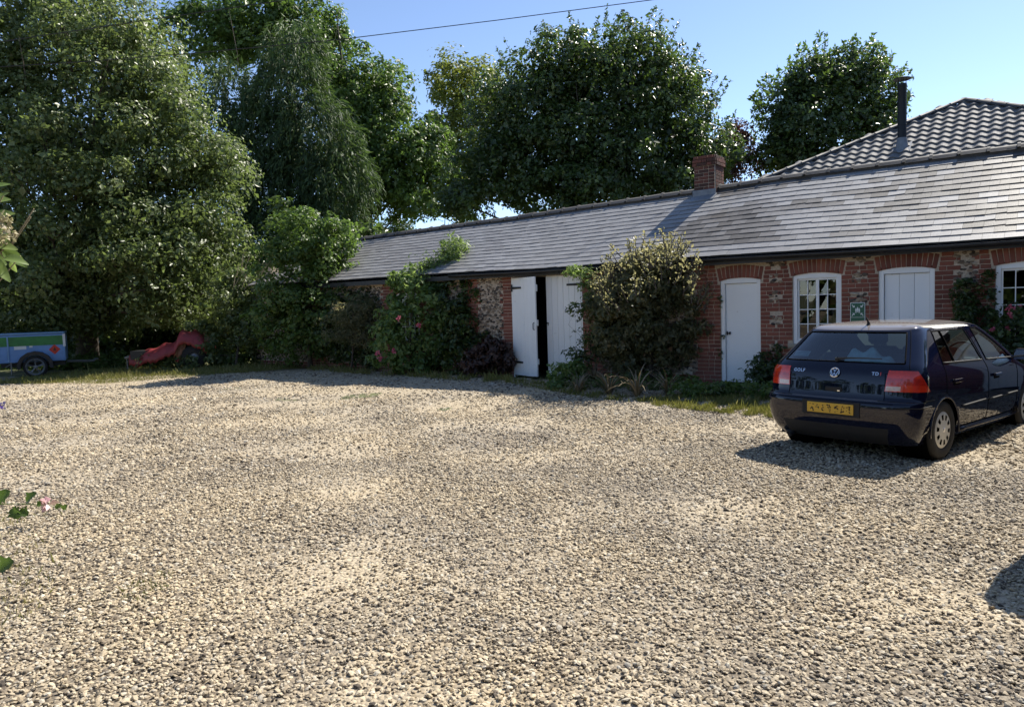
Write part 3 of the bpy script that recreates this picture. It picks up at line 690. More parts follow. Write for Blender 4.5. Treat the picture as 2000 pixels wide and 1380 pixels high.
# stove flue
fx, fy, fz = -3.0, 6.62, 3.58 + (6.62 - 4.5) * sv.z / sv.y
M_flue = simple('flue_steel', (0.008, 0.010, 0.014), 0.5, spec=0.3, var=0.2)
fl_ = MB(); MF = Matrix.Translation((fx, fy, fz - 0.3)); fl_.lathe([(0.0, 1.86), (0.10, 1.86), (0.105, 1.80), (0.10, 1.79), (0.10, 0.9), (0.104, 0.895), (0.104, 0.875), (0.10, 0.87), (0.10, 0.0), (0.0, 0.0)], 20, MF); flo = fl_.build('flue', M_flue, house); auto_smooth(flo)
cw = MB()
for i in range(4):
    a = i * math.pi / 2 + 0.4; cw.tube([(fx + 0.085 * math.cos(a), fy + 0.085 * math.sin(a), fz + 1.53), (fx + 0.085 * math.cos(a), fy + 0.085 * math.sin(a), fz + 1.66)], 0.009, 5)
cw.lathe([(0.0, 0.06), (0.08, 0.05), (0.20, 0.014), (0.205, 0.0), (0.195, -0.008), (0.0, 0.012)], 20, Matrix.Translation((fx, fy, fz + 1.665))); c_ = cw.build('cowl', M_flue, flo); auto_smooth(c_)
ls = MB(); vs = []; 
for i in range(17):
    a = 2 * math.pi * i / 16; vs += [Vector((fx + 0.11 * math.cos(a), fy + 0.11 * math.sin(a), fz + 0.28)), Vector((fx + 0.14 * math.cos(a), fy + 0.14 * math.sin(a), fz + 0.07 + 0.14 * math.sin(a) * 0.7))]
ls.add(vs, [(2 * i, 2 * i + 2, 2 * i + 3, 2 * i + 1) for i in range(16)])
for a, b in ((-0.2, 0.2),):
    P = [Vector((fx + a, fy + yy, fz + yy * sv.z / sv.y + 0.075)) for yy in (-0.2, 0.2)] + [Vector((fx + b, fy + yy, fz + yy * sv.z / sv.y + 0.075)) for yy in (0.2, -0.2)]
    ls.add(P + [p - Vector((0, 0, 0.03)) for p in P], [(0, 1, 2, 3), (0, 3, 7, 4), (3, 2, 6, 7), (0, 4, 5, 1)])
ls.build('flashing', M_lead, flo, fix=False)

# ------------------------------------------------------------------ hatchback
def mat_paint(name, col, dust=0.10):
    mt, nt, b = new_mat(name)
    g = N(nt, 'ShaderNodeTexCoord'); no = N(nt, 'ShaderNodeTexNoise'); no.inputs['Scale'].default_value = 3.0; no.inputs['Detail'].default_value = 8
    nt.links.new(g.outputs['Object'], no.inputs['Vector'])
    sx = N(nt, 'ShaderNodeSeparateXYZ'); nt.links.new(g.outputs['Object'], sx.inputs[0])
    mr = N(nt, 'ShaderNodeMapRange'); mr.inputs[1].default_value = 0.75; mr.inputs[2].default_value = 0.2; mr.inputs[3].default_value = 0.15; mr.inputs[4].default_value = 1.0
    nt.links.new(sx.outputs[2], mr.inputs[0])
    mm = N(nt, 'ShaderNodeMath', operation='MULTIPLY'); nt.links.new(no.outputs['Fac'], mm.inputs[0]); nt.links.new(mr.outputs[0], mm.inputs[1])
    m2 = N(nt, 'ShaderNodeMath', operation='MULTIPLY'); nt.links.new(mm.outputs[0], m2.inputs[0]); m2.inputs[1].default_value = dust
    c = mixc(nt, m2.outputs[0], col, (0.22, 0.19, 0.15))
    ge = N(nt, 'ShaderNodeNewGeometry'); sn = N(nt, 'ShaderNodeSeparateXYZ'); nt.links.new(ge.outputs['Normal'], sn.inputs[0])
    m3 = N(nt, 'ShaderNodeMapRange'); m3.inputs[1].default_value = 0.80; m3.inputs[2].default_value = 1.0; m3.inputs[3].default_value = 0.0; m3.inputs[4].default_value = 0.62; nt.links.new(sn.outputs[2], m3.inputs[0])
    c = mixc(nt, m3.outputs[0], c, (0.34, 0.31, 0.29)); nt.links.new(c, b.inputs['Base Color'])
    b.inputs['Roughness'].default_value = 0.5; b.inputs['Specular IOR Level'].default_value = 0.0; b.inputs['Coat Weight'].default_value = 1.0; b.inputs['Coat Roughness'].default_value = 0.03
    return mt
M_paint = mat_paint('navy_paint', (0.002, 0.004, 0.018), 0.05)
M_trim = simple('black_plastic', (0.012, 0.012, 0.013), 0.75, var=0.2, bump=0.1)
M_seam = simple('panel_seam', (0.002, 0.002, 0.002), 0.9, spec=0.05)
M_tyre = simple('tyre_rubber', (0.016, 0.015, 0.014), 0.8, var=0.3)
M_cover = simple('wheel_cover_silver', (0.58, 0.565, 0.52), 0.4, metal=0.25, var=0.12, scale=5)
M_chrome = simple('chrome', (0.72, 0.73, 0.75), 0.12, metal=1.0, var=0.02)
M_carglass = glass_mat('car_glass', (0.62, 0.76, 0.76), 1.8)
M_lampr = simple('lamp_red', (0.55, 0.032, 0.010), 0.16, spec=0.6, var=0.15, scale=18, coat=1.0)
M_lamph = simple('lamp_deep_red', (0.40, 0.016, 0.007), 0.2, spec=0.6, var=0.2, scale=30, coat=1.0)
M_lampc = simple('lamp_clear', (0.55, 0.42, 0.36), 0.15, spec=0.6, var=0.15, scale=40, coat=1.0)
M_plate = simple('plate_yellow', (0.62, 0.36, 0.03), 0.4, var=0.06)
M_seat = simple('seat_fabric', (0.02, 0.022, 0.028), 0.9, var=0.3, scale=30)
M_tub = simple('cabin_dark', (0.012, 0.012, 0.014), 0.9)
M_cloth = simple('pale_cloth', (0.66, 0.78, 0.78), 0.9, var=0.25, scale=9)
M_sticker = simple('sticker_pale', (0.42, 0.50, 0.52), 0.5, var=0.1)

class Body:
    """shell made of level rings; surf(k, c) gives a point, faces are shared out into panels"""
    FX = [0, .1, .2, .3, .4, .5, .56, .62, .70, .765, .83, .88, .92, .955, .98, .995]
    def __init__(s, T, side, nside):
        s.T = np.array(T); s.side = side; s.nside = nside; s.z = s.T[:, 0]
        s.nr = len(s.FX); s.ns = sum(nside) - 1; s.half = s.nr + s.ns + s.nr + 0
        s.key = {}
        c = s.nr
        for i, n in enumerate(nside): s.key[i] = c; c += n
    def prm(s, z): return [float(np.interp(z, s.z, s.T[:, i])) for i in range(1, s.T.shape[1])]
    def ring(s, z):
        yr, yf, w, rb, fb, tilt = s.prm(z); pts = []
        for fx in s.FX: pts.append((w * fx, yr + rb * (1 - (1 - fx ** 3.2) ** (1 / 3.2))))
        ks = s.side(z, yr + rb, yf - fb)
        ys = []
        for i in range(len(ks) - 1):
            n = s.nside[i]; ys += [ks[i] + (ks[i + 1] - ks[i]) * j / n for j in range(n)]
        ys.append(ks[-1]); ym = 0.5 * (ks[0] + ks[-1])
        for y in ys: 
            q = (y - ym) / 2.1; pts.append((w * (1 - 0.012 * q * q - 0.03 * max(0, q) ** 3), y))
        wf = pts[-1][0]
        for fx in s.FX[::-1]: pts.append((wf * fx, yf - fb * (1 - (1 - fx ** 3.2) ** (1 / 3.2))))
        return [Vector((x, y, z + tilt * (y - 0.8))) for x, y in pts]
    def grid(s, levels):
        s.lv = levels; s.P = [s.ring(z) for z in levels]; s.nc = len(s.P[0]); return s

def car_prm():
    # z, rear y, front y, half width, rear corner, front corner, belt tilt
    return [(.19, .16, 4.02, .770, .30, .60, 0), (.26, .075, 4.08, .805, .30, .60, 0), (.34, .035, 4.11, .838, .30, .60, 0), (.42, .012, 4.135, .855, .30, .58, 0), (.50, .000, 4.149, .862, .30, .55, 0),
            (.60, .000, 4.14, .8665, .30, .55, 0), (.640, .006, 4.12, .8665, .30, .55, 0), (.655, .022, 4.10, .866, .30, .55, 0), (.668, .055, 4.08, .8655, .30, .55, 0), (.70, .068, 4.04, .866, .30, .52, -.004), (.76, .078, 3.94, .8655, .30, .48, -.010), (.85, .092, 3.60, .862, .30, .40, -.020),
            (.92, .110, 3.30, .852, .29, .32, -.028), (.965, .135, 3.17, .838, .28, .26, -.03), (1.0, .160, 3.10, .822, .27, .22, -.03), (1.03, .188, 3.04, .808, .29, .20, -.03), (1.10, .262, 2.92, .775, .29, .20, -.025), (1.20, .366, 2.73, .728, .29, .20, -.016), (1.30, .470, 2.52, .678, .29, .20, -.008),
            (1.345, .522, 2.41, .652, .29, .20, -.003), (1.375, .555, 2.33, .632, .29, .19, 0), (1.395, .600, 2.24, .610, .20, .18, 0), (1.420, .68, 2.12, .560, .19, .17, 0), (1.440, .84, 1.98, .47, .17, .16, 0), (1.456, 1.05, 1.84, .34, .14, .13, 0), (1.464, 1.25, 1.68, .17, .10, .10, 0)]
def car_side(z, a, b):
    B = float(np.interp(z, [.2, .93, 1.0, 1.375, 1.464], [.80, .80, .80, .925, 1.38]))
    Cc = float(np.interp(z, [.2, 1.0, 1.375, 1.464], [1.10, 1.10, 1.11, 1.42])); D = float(np.interp(z, [.2, .93, 1.375, 1.464], [1.90, 1.89, 1.74, 1.46])); E = float(np.interp(z, [.2, .93, 1.375, 1.464], [2.02, 2.01, 1.95, 1.50]))
    G = float(np.interp(z, [.2, .92, .965], [2.86, 2.86, 2.84])) if z < .965 else b - .075
    G = min(G, b - .01); E = min(E, G - .01); D = min(D, E - .005)
    return [a, B, Cc, D, E, G, b]
LV = [.19, .26, .30, .34, .38, .42, .46, .50, .55, .60, .64, .655, .668, .70, .73, .76, .80, .85, .89, .92, .965, 1.0, 1.03, 1.10, 1.16, 1.20, 1.26, 1.30, 1.345, 1.375, 1.395, 1.420, 1.440, 1.456, 1.464]
NS = [9, 6, 14, 3, 14, 10]
def build_car(label):
    B = Body(car_prm(), car_side, NS).grid(LV); P = B.P; nr = B.nr; nc = B.nc; K = len(LV)
    car = thing('hatchback_car', label, 'car')
    kB, kC, kD, kE, kG, kH = (B.key[i] for i in range(1, 6)) if False else (B.key[1], B.key[2], B.key[3], B.key[4], B.key[5], nc - nr - 1)
    zi = {z: i for i, z in enumerate(LV)}
    WH = [(0.772, 0.305), (3.283, 0.305)]; RA = 0.352
    for k in range(K):                                      # wheel arches: snap nearby points to the circle
        for c in range(nr, nc - nr):
            p = P[k][c]
            for wy, wz in WH:
                d = math.hypot(p.y - wy, p.z - wz)
                if RA - 0.035 < d < RA + 0.028: s_ = RA / d; p.y = wy + (p.y - wy) * s_; p.z = wz + (p.z - wz) * s_
                elif d <= RA - 0.035: p.x -= 0.0
    def inside(pts):
        for wy, wz in WH:
            if all(math.hypot(p.y - wy, p.z - wz) < RA + 0.004 for p in pts): return True
        return False
    panels = {}
    def cls(k, c, sgn):
        z = LV[k]
        if LV[k] >= 1.03 and LV[k + 1] <= 1.345 + 1e-6:
            if c < 10: return 'rear_window'
            if kB <= c < kD: return 'rear_door_window'
            if kE <= c < kG: return 'front_door_window'
            if c >= nc - nr + 3: return 'windscreen'
        if z < .655 and c < nr + 3: return 'bumper_valance' if (z < .38 and c < 8) else 'rear_bumper'
        if z < .64 and c >= nc - nr - 4: return 'front_bumper'
        if c < 7 and .668 <= z < 1.375: return 'tailgate'
        if 7 <= c < 11 and .92 <= z < 1.375: return 'tailgate'
        if .30 <= z < 1.375 and kB + (3 if z < .70 else 0) <= c < kD + 1 and z < 1.375: return 'rear_door'
        if .30 <= z < 1.375 and kD + 1 <= c < kG: return 'front_door'
        if z >= .76 and z < 1.0 and c >= nc - nr + 1: return 'bonnet'
        return 'body_shell'
    for sgn in (1, -1):
        for k in range(K - 1):
            for c in range(nc - 1):
                q = [P[k][c], P[k][c + 1], P[k + 1][c + 1], P[k + 1][c]]
                if inside(q): continue
                nm = cls(k, c, sgn)
                key = nm + ('L' if sgn < 0 else 'R') if nm in ('rear_door', 'front_door', 'rear_door_window', 'front_door_window') else nm
                mb = panels.setdefault(key, (nm, {}, MB()))
                ids = []
                for kk, c2 in ((k, c), (k, c + 1), (k + 1, c + 1), (k + 1, c)):
                    idk = (kk, c2, sgn if P[kk][c2].x > 1e-6 else 0)
                    if idk not in mb[1]:
                        p = P[kk][c2]; mb[1][idk] = len(mb[2].v); mb[2].v.append((p.x * sgn, p.y, p.z)); mb[2].t.append(.5)
                    ids.append(mb[1][idk])
                if len(set(ids)) < 3: continue
                mb[2].f.append(tuple(dict.fromkeys(ids if sgn > 0 else ids[::-1]))); mb[2].mi.append(0)
    top = MB(); pr = P[-1]; top.add([(p.x, p.y, p.z) for p in pr] + [(-p.x, p.y, p.z) for p in pr[1:-1]][::-1], [tuple(range(2 * nc - 2))])
    objs = {}
    for key, (nm, ids, mb) in panels.items():
        mat = M_carglass if ('window' in nm or nm == 'windscreen') else (M_trim if nm == 'bumper_valance' else M_paint)
        objs[key] = mb
    # doors carry their windows
    for key in ('body_shell', 'rear_bumper', 'bumper_valance', 'front_bumper', 'tailgate', 'bonnet', 'rear_doorL', 'rear_doorR', 'front_doorL', 'front_doorR'):
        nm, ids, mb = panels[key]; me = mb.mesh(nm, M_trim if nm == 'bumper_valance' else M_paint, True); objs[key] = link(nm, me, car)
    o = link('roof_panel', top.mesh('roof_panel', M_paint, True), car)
    for key, par in (('rear_window', 'tailgate'), ('windscreen', 'body_shell'), ('rear_door_windowL', 'rear_doorL'), ('rear_door_windowR', 'rear_doorR'), ('front_door_windowL', 'front_doorL'), ('front_door_windowR', 'front_doorR')):
        nm, ids, mb = panels[key]; link(nm, mb.mesh(nm, M_carglass, True), objs[par])
    def sp(z, cf, sgn=1, off=0.0):
        """point on the shell at height z and fractional column"""
        c0 = int(math.floor(cf)); c0 = min(c0, nc - 2); f = cf - c0
        def at_(zz):
            r = B.ring(zz); return r[c0].lerp(r[c0 + 1], f)
        p = at_(z); 
        if off:
            r = B.ring(z); du = (B.ring(z)[c0 + 1] - r[c0]); dv = at_(min(z + .02, 1.46)) - at_(z - .02); n = du.cross(dv)
            if n.length > 1e-9: p = p + n.normalized() * off
        return Vector((p.x * sgn, p.y, p.z))
    def colx(z, x):   # column of a given |x| on the rear face
        w = B.prm(z)[2]; return float(np.interp(abs(x) / w, Body.FX, range(nr)))
    def coly(z, y):   # column of a given y on the side
        r = B.ring(z); ys = [r[c].y for c in range(nr - 1, nc - nr + 1)]; return nr - 1 + float(np.interp(y, ys, range(len(ys))))
    def seam(pts, r=.0042, par=None, name='panel_seam', mat=M_seam):
        b = MB(); b.tube(pts, r, 5); b.build(name, mat, par or car, smooth=True)
    def patch(zs, cols, sgn, off, name, mat, par, thick=0.0):
        """a skin laid on the shell: zs levels, cols(z)-> list of columns"""
        b = MB(); rows = [[sp(z, c, sgn, off) for c in cols(z)] for z in zs]; n = len(rows[0])
        b.add([p for r in rows for p in r], [(i * n + j, i * n + j + 1, (i + 1) * n + j + 1, (i + 1) * n + j) for i in range(len(zs) - 1) for j in range(n - 1)])
        # edge down to the shell
        rim = [rows[0][j] for j in range(n)] + [rows[i][n - 1] for i in range(1, len(zs))] + [rows[-1][j] for j in range(n - 2, -1, -1)] + [rows[i][0] for i in range(len(zs) - 2, 0, -1)]
        rc = [(zs[0], c) for c in cols(zs[0])] + [(zs[i], cols(zs[i])[-1]) for i in range(1, len(zs))] + [(zs[-1], c) for c in cols(zs[-1])[-2::-1]] + [(zs[i], cols(zs[i])[0]) for i in range(len(zs) - 2, 0, -1)]
        low = [sp(z, c, sgn, -0.004) for z, c in rc]; m_ = len(rim)
        b.add(rim + low, [(i, (i + 1) % m_, m_ + (i + 1) % m_, m_ + i) for i in range(m_)])
        ob = b.build(name, mat, par); auto_smooth(ob, 50); return ob
    tg = objs['tailgate']; bp = objs['rear_bumper']; shell = objs['body_shell']
    # seams
    for s in (1, -1):
        seam([sp(z, 7, s) for z in np.linspace(.675, .925, 12)], par=tg, name='gate_seam'); seam([sp(.922, c, s) for c in np.linspace(7, 11, 9)], par=tg, name='gate_seam'); seam([sp(z, 11.0, s) for z in np.linspace(.92, 1.372, 22)], par=tg, name='gate_seam')
        seam([sp(.64, c, s, .001) for c in np.linspace(0, 8.6, 22)], .0035, bp, 'bumper_line'); seam([sp(.606, c, s, .003) for c in np.linspace(9.2, nr + 2.2, 20)], .006, bp, 'bumper_strip', M_trim)
        seam([sp(.662, c, s, .0005) for c in np.linspace(6, nr + 3, 22)], .004, bp, 'bumper_line')
        seam([sp(z, kB, s) for z in np.linspace(.70, 1.375, 26)], .0045, shell, 'door_seam'); seam([sp(z, kD + 1.0, s) for z in np.linspace(.30, 1.375, 30)], .0045, shell, 'door_seam'); seam([sp(z, kG, s) for z in np.linspace(.30, .96, 22)], .0045, shell, 'door_seam')
        seam([sp(.30, c, s, .001) for c in np.linspace(coly(.3, 1.2), kG, 20)], .0045, shell, 'door_seam')
        seam([Vector((.772 * 0 + (RA + .0) * math.cos(a) * 0 + s * (.868 if True else 0), .772 + (RA + .006) * math.cos(a), .305 + (RA + .006) * math.sin(a))) - Vector((s * .012, 0, 0)) for a in np.linspace(-.15, math.pi + .1, 26)], .012, shell, 'arch_lip', M_paint)
        seam([Vector((s * .848, 3.283 + (RA + .006) * math.cos(a), .305 + (RA + .006) * math.sin(a))) for a in np.linspace(-.1, math.pi + .1, 26)], .012, shell, 'arch_lip', M_paint)
        for dkey, ca, cb in (('rear_door', kB + 2.6, kD + .6), ('front_door', kD + 1.3, kG - .3)):
            d = objs[dkey + ('R' if s > 0 else 'L')]
            if dkey == 'rear_door': ca = coly(.53, 1.20)
            seam([sp(.53 + .012 * q, ca + (cb - ca) * q, s, .006) for q in np.linspace(0, 1, 12)], .011, d, 'rub_strip', M_trim)
            c_ = coly(.83, 1.05 if dkey == 'rear_door' else 2.17)
            h = MB(); pc = sp(.83, c_, s, 0); h.bbox(-.022, .006, -.10, .10, -.018, .018, .006, Matrix.Translation(pc + Vector((s * .020 + (.008 if s > 0 else .008), 0, -.005)))); h.build('handle', M_paint, d, smooth=False)
            h = MB(); h.bbox(-.004, .004, -.085, .085, -.032, .030, .003, Matrix.Translation(pc + Vector((s * .001, .0, -.02)))); h.build('handle_recess', M_seam, d)
            # window rubber and waist strip
            wz = 1.022; c0, c1 = (kB, kD) if dkey == 'rear_door' else (kE, kG)
            seam([sp(wz, c, s, .004) for c in np.linspace(c0, c1, 14)], .009, d, 'waist_strip', M_chrome if False else M_trim)
            seam([sp(1.352, c, s, .002) for c in np.linspace(c0, c1, 14)], .006, d, 'window_seal', M_seam); seam([sp(z, c0, s, .002) for z in np.linspace(1.03, 1.352, 14)], .006, d, 'window_seal', M_seam); seam([sp(z, c1, s, .002) for z in np.linspace(1.03, 1.352, 14)], .007, d, 'window_seal', M_seam)
            if dkey == 'rear_door': seam([sp(z, kC, s, .003) for z in np.linspace(1.03, 1.352, 14)], .011, d, 'quarter_bar', M_seam)
        # sill
        b = MB(); pts = [sp(.265, c, s, .012) for c in np.linspace(coly(.265, 1.18), coly(.265, 2.90), 10)]; b.tube(pts, .028, 8); b.build('sill_strip', M_paint, shell, smooth=True)
        # tail lamp: red body, dark middle band, clear corner
        def lc(z, n=12):
            inn = colx(z, .535 + .02 * (z - .755) / .2); q = (z - .755) / .20
            out = nr - 1.2 + 1.4 * (1 - q) - 2.6 * q * 0.75
            return list(np.linspace(inn, out, n))
        lamp = patch(list(np.linspace(.757, .957, 9)), lc, s, .007, 'tail_lamp', M_lampr, car)
        patch([.82, .84, .865, .885], lambda z: [inn for inn in list(np.linspace(lc(z)[0] + .15, lc(z)[-1] - .25, 10))], s, .0085, 'lamp_band', M_lamph, lamp)
        patch([.764, .785, .808], lambda z: list(np.linspace(lc(z)[0] + .1, lc(z)[0] + 2.3, 4)), s, .0085, 'reversing_lens', M_lampc, lamp)
        # mirror
        mbm = MB(); mbm.bbox(-.10, .10, -.05, .06, -.065, .075, .03, Matrix.Translation((s * .935, 2.83, .99)) @ Matrix.Rotation(-s * .15, 4, 'Z')); mbm.tube([(s * .80, 2.82, .955), (s * .87, 2.83, .965)], .025, 6); mo = mbm.build('door_mirror', M_paint, objs['front_door' + ('R' if s > 0 else 'L')]); 
        mg = MB(); mg.box(-.085, .085, -.056, -.052, -.05, .06, Matrix.Translation((s * .935, 2.83, .99)) @ Matrix.Rotation(-s * .15, 4, 'Z')); mg.build('mirror_glass', M_chrome, objs['front_door' + ('R' if s > 0 else 'L')])
        # headlamp
        patch([.66, .70, .74], lambda z: list(np.linspace(nc - nr - 1, nc - 7, 8)), s, .004, 'headlamp', M_lampc, car)
    # rear glass seal, wiper, plate, badge, letters, aerial
    for s in (1, -1):
        seam([sp(1.028, c, s, .002) for c in np.linspace(0, 10, 14)], .008, tg, 'glass_seal', M_seam); seam([sp(1.35, c, s, .002) for c in np.linspace(0, 10, 14)], .009, tg, 'glass_seal', M_seam); seam([sp(z, 10, s, .002) for z in np.linspace(1.03, 1.35, 12)], .008, tg, 'glass_seal', M_seam)
    def ondeck(x, z, off): return sp(z, colx(z, x), 1 if x >= 0 else -1, off)
    wp = MB(); wp.tube([ondeck(-.02, 1.045, .02), ondeck(.10, 1.05, .03), ondeck(.28, 1.055, .028), ondeck(.45, 1.058, .02)], [.016, .009, .007, .005], 6); wp.tube([ondeck(-.02, 1.03, .0), ondeck(-.02, 1.045, .032)], .02, 8); wp.build('rear_wiper', M_trim, tg)
    wp = MB(); wp.tube([ondeck(-.045, 1.055, .022), ondeck(-.01, 1.045, .04)], .007, 6); wp.build('wiper_cap', M_chrome, tg)
    pl = MB(); pl.bbox(-.262, .262, -.016, -.006, .496, .609, .004); plo = pl.build('number_plate', M_plate, car)
    pm = MB()
    for i in range(7 * 15):                                     # unreadable broken marks
        gi_ = i % 7; x = -.205 + gi_ * .066 + (.018 if gi_ > 3 else 0) + .040 * (random.random() - .5); z = .515 + .074 * random.random()
        if z > .555 and gi_ < 3 and random.random() < .6: continue
        n = random.choice((4, 5, 6)); r_ = random.uniform(.0035, .009); pts = [(x + r_ * random.uniform(.6, 1.5) * math.cos(2 * math.pi * j / n), z + r_ * random.uniform(.6, 1.3) * math.sin(2 * math.pi * j / n)) for j in range(n)]
        pm.poly(pts, .0015, Matrix.Translation((0, -.0172, 0)))
    pmo = pm.build('plate_marks', M_trim, plo, kind='stuff')
    ps = MB(); ps.bbox(-.325, .325, -.0055, .03, .475, .632, .004); ps.build('plate_recess', M_trim, bp)
    gh = MB(); P0 = ondeck(0, .755, .0); gh.bbox(-.095, .095, P0.y - .012, P0.y + .02, .728, .782, .008); gh.build('gate_handle', M_trim, tg)
    gh = MB(); gh.bbox(.045, .075, P0.y - .017, P0.y - .013, .735, .748, .001); gh.build('gate_lock', M_chrome, tg)
    # badge: ring with the two stacked letters
    zb = .915; Pb = ondeck(0, zb, .0); tilt = math.atan2(sp(zb + .03, 0).y - sp(zb - .03, 0).y, .06)
    MBk = Matrix.Translation(Pb + Vector((0, -.010, 0))) @ Matrix.Rotation(-tilt, 4, 'X') @ Matrix.Rotation(math.pi / 2, 4, 'X')
    bd = MB(); bd.lathe([(.053, 0), (.056, .006), (.050, .009), (.045, .006), (.045, 0)], 32, MBk, close=True)
    def stroke(p, q, w=.0085): 
        p = Vector(p); q = Vector(q); d = (q - p).normalized(); n = Vector((-d.y, d.x)) * w / 2; bd.add([MBk @ Vector((*v, h)) for h in (.001, .0075) for v in (p + n, p - n, q - n, q + n)], [(0, 1, 2, 3), (4, 5, 6, 7), (0, 1, 5, 4), (1, 2, 6, 5), (2, 3, 7, 6), (3, 0, 4, 7)])
    stroke((-.020, .045), (0, .006)); stroke((.020, .045), (0, .006))
    stroke((-.042, .022), (-.018, -.042)); stroke((-.018, -.042), (0, -.003)); stroke((0, -.003), (.018, -.042)); stroke((.018, -.042), (.042, .022))
    bdo = bd.build('badge', M_chrome, tg)
    bk = MB(); bk.lathe([(.0, 0.002), (.047, 0.002), (.047, -.004), (0, -.004)], 24, MBk); bk.build('badge_disc', M_paint, bdo)
    def letters(txt, x, z, size, mat, sgn):
        cu = bpy.data.curves.new('lettering', 'FONT'); cu.body = txt; cu.size = size; cu.extrude = .0025; cu.align_x = 'LEFT'; cu.offset = .0012; cu.materials.append(mat); cu.resolution_u = 3; cu.space_character = 1.15
        tmp = bpy.data.objects.new('lettering', cu); COL.objects.link(tmp); dg = bpy.context.evaluated_depsgraph_get(); me_ = bpy.data.meshes.new_from_object(tmp.evaluated_get(dg)); bpy.data.objects.remove(tmp)
        Pq = ondeck(x, z, .004); Pr = ondeck(x + .12, z, .004); yawl = math.atan2(Pr.y - Pq.y, Pr.x - Pq.x)
        o_ = link('lettering', me_, tg, M=Matrix.Translation(Pq) @ Matrix.Rotation(yawl, 4, 'Z') @ Matrix.Rotation(math.pi / 2 - tilt, 4, 'X')); me_.materials.clear(); me_.materials.append(mat)
    letters('GOLF', -.50, .905, .052, M_chrome, -1); letters('TD', .395, .905, .050, M_chrome, 1); letters('I', .478, .905, .05, M_lampr, 1)
    ae = MB(); ae.tube([(.06, .72, 1.415), (.06, .73, 1.445), (.06, .71, 1.475), (.06, .66, 1.525)], [.028, .018, .010, .006], 8); ae.build('aerial', M_trim, car)
    # wheels
    for s in (1, -1):
        for wy in (.772, 3.283):
            MW = Matrix.Translation((s * .752, wy, .312)) @ Matrix.Rotation(s * math.pi / 2, 4, 'Y')
            t = MB(); t.lathe([(.19, -.085), (.205, -.09), (.28, -.095), (.305, -.08), (.316, -.055), (.317, 0), (.316, .055), (.305, .08), (.28, .095), (.215, .09), (.198, .082), (.19, .05)], 40, MW); ty = t.build('wheel', M_tyre, car, smooth=True)
            d = MB(); d.lathe([(0, .045), (.197, .045), (.197, .06)], 30, MW); d.build('wheel_backing', M_seam, ty)
            w = MB(); NSEG = 40; rad = [(.030, .098), (.055, .096), (.072, .092), (.108, .091), (.165, .088), (.186, .085), (.199, .076), (.2, .06)]
            vs = [MW @ Vector((r_ * math.cos(2 * math.pi * i / NSEG), r_ * math.sin(2 * math.pi * i / NSEG), h)) for i in range(NSEG) for r_, h in rad]; n_ = len(rad); fs = []
            for i in range(NSEG):
                for j in range(n_ - 1):
                    if j == 3 and i % 4 in (0,): continue
                    if j == 3 and i % 4 == 1 : continue
                    a = i * n_ + j; b2 = ((i + 1) % NSEG) * n_ + j; fs.append((a, b2, b2 + 1, a + 1))
            fs.append(tuple(i * n_ for i in range(NSEG))); w.add(vs, fs); wc = w.build('wheel_cover', M_cover, ty); auto_smooth(wc, 30)
            hb_ = MB(); hb_.lathe([(0, .101), (.024, .101), (.027, .098)], 16, MW); hb_.build('hub_badge', M_chrome, ty)
            well = MB(); well.lathe([(.35, -.28), (.35, .06)], 24, MW); well.lathe([(0, -.28), (.35, -.28)], 24, MW); well.build('wheel_well', M_seam, shell)
    # under side, cabin, seats
    ub = MB(); ub.bbox(-.70, .70, .20, 3.95, .225, .40, .03); ub.build('underbody', M_seam, car)
    ub = MB(); ub.tube([(-.52, .45, .22), (-.52, .10, .20), (-.52, .06, .19)], .024, 8); ub.build('exhaust', M_trim, car)
    mf = MB(); mf.box(-.84, -.66, 1.10, 1.115, .13, .34); mf.box(-.84, -.66, .42, .432, .14, .36); mf.build('mud_flap', M_trim, car)
    tb = MB(); tb.box(-.74, .74, .32, 3.0, .42, .46); tb.box(-.74, .74, 2.70, 3.0, .46, .93); tb.box(-.72, .72, .34, .95, .46, .90); tb.build('cabin_tub', M_tub, car)
    se = MB(); se.bbox(-.66, .66, .98, 1.16, .5, 1.08, .05, Matrix.Translation((0, 0, 0)));
    for x in (-.40, .40): se.bbox(x - .11, x + .11, 1.02, 1.12, 1.09, 1.20, .04)
    se.build('rear_seat', M_seat, car)
    for x in (-.36, .36):
        f = MB(); f.bbox(x - .25, x + .25, 1.80, 1.97, .5, 1.12, .06); f.bbox(x - .25, x + .25, 1.95, 2.45, .48, .62, .05); f.bbox(x - .12, x + .12, 1.79, 1.89, 1.14, 1.31, .04); f.tube([(x - .05, 1.84, 1.08), (x - .05, 1.84, 1.18)], .008, 5); f.tube([(x + .05, 1.84, 1.08), (x + .05, 1.84, 1.18)], .008, 5); f.build('front_seat', M_seat, car)
    sw = MB(); sw.tube([(.36 + .18 * math.cos(a), 2.50 + .06 * math.sin(a), .98 + .17 * math.sin(a)) for a in np.linspace(0, 2 * math.pi, 25)], .014, 6); sw.build('steering_wheel', M_trim, car)
    stk = MB()
    r0 = [ondeck(x, z, -.006) for z in (1.075, 1.135) for x in (-.60, -.53, -.46, -.40)]
    stk.add(r0, [(0, 1, 5, 4), (1, 2, 6, 5), (2, 3, 7, 6)]); so = stk.build('window_sticker', M_sticker, tg)
    sl_ = MB()
    for z in (1.088, 1.105, 1.121): sl_.tube([ondeck(x, z, -.0045) for x in (-.58, -.52, -.47, -.42)], .0025, 4)
    sl_.build('sticker_print', simple('sticker_print', (0.05, 0.12, 0.14), 0.5), tg)
    return car
CAR = build_car('dark blue hatchback with yellow rear plate parked facing away on gravel')
CX, CY, CYAW = 3.4369, 7.95, 0.9059
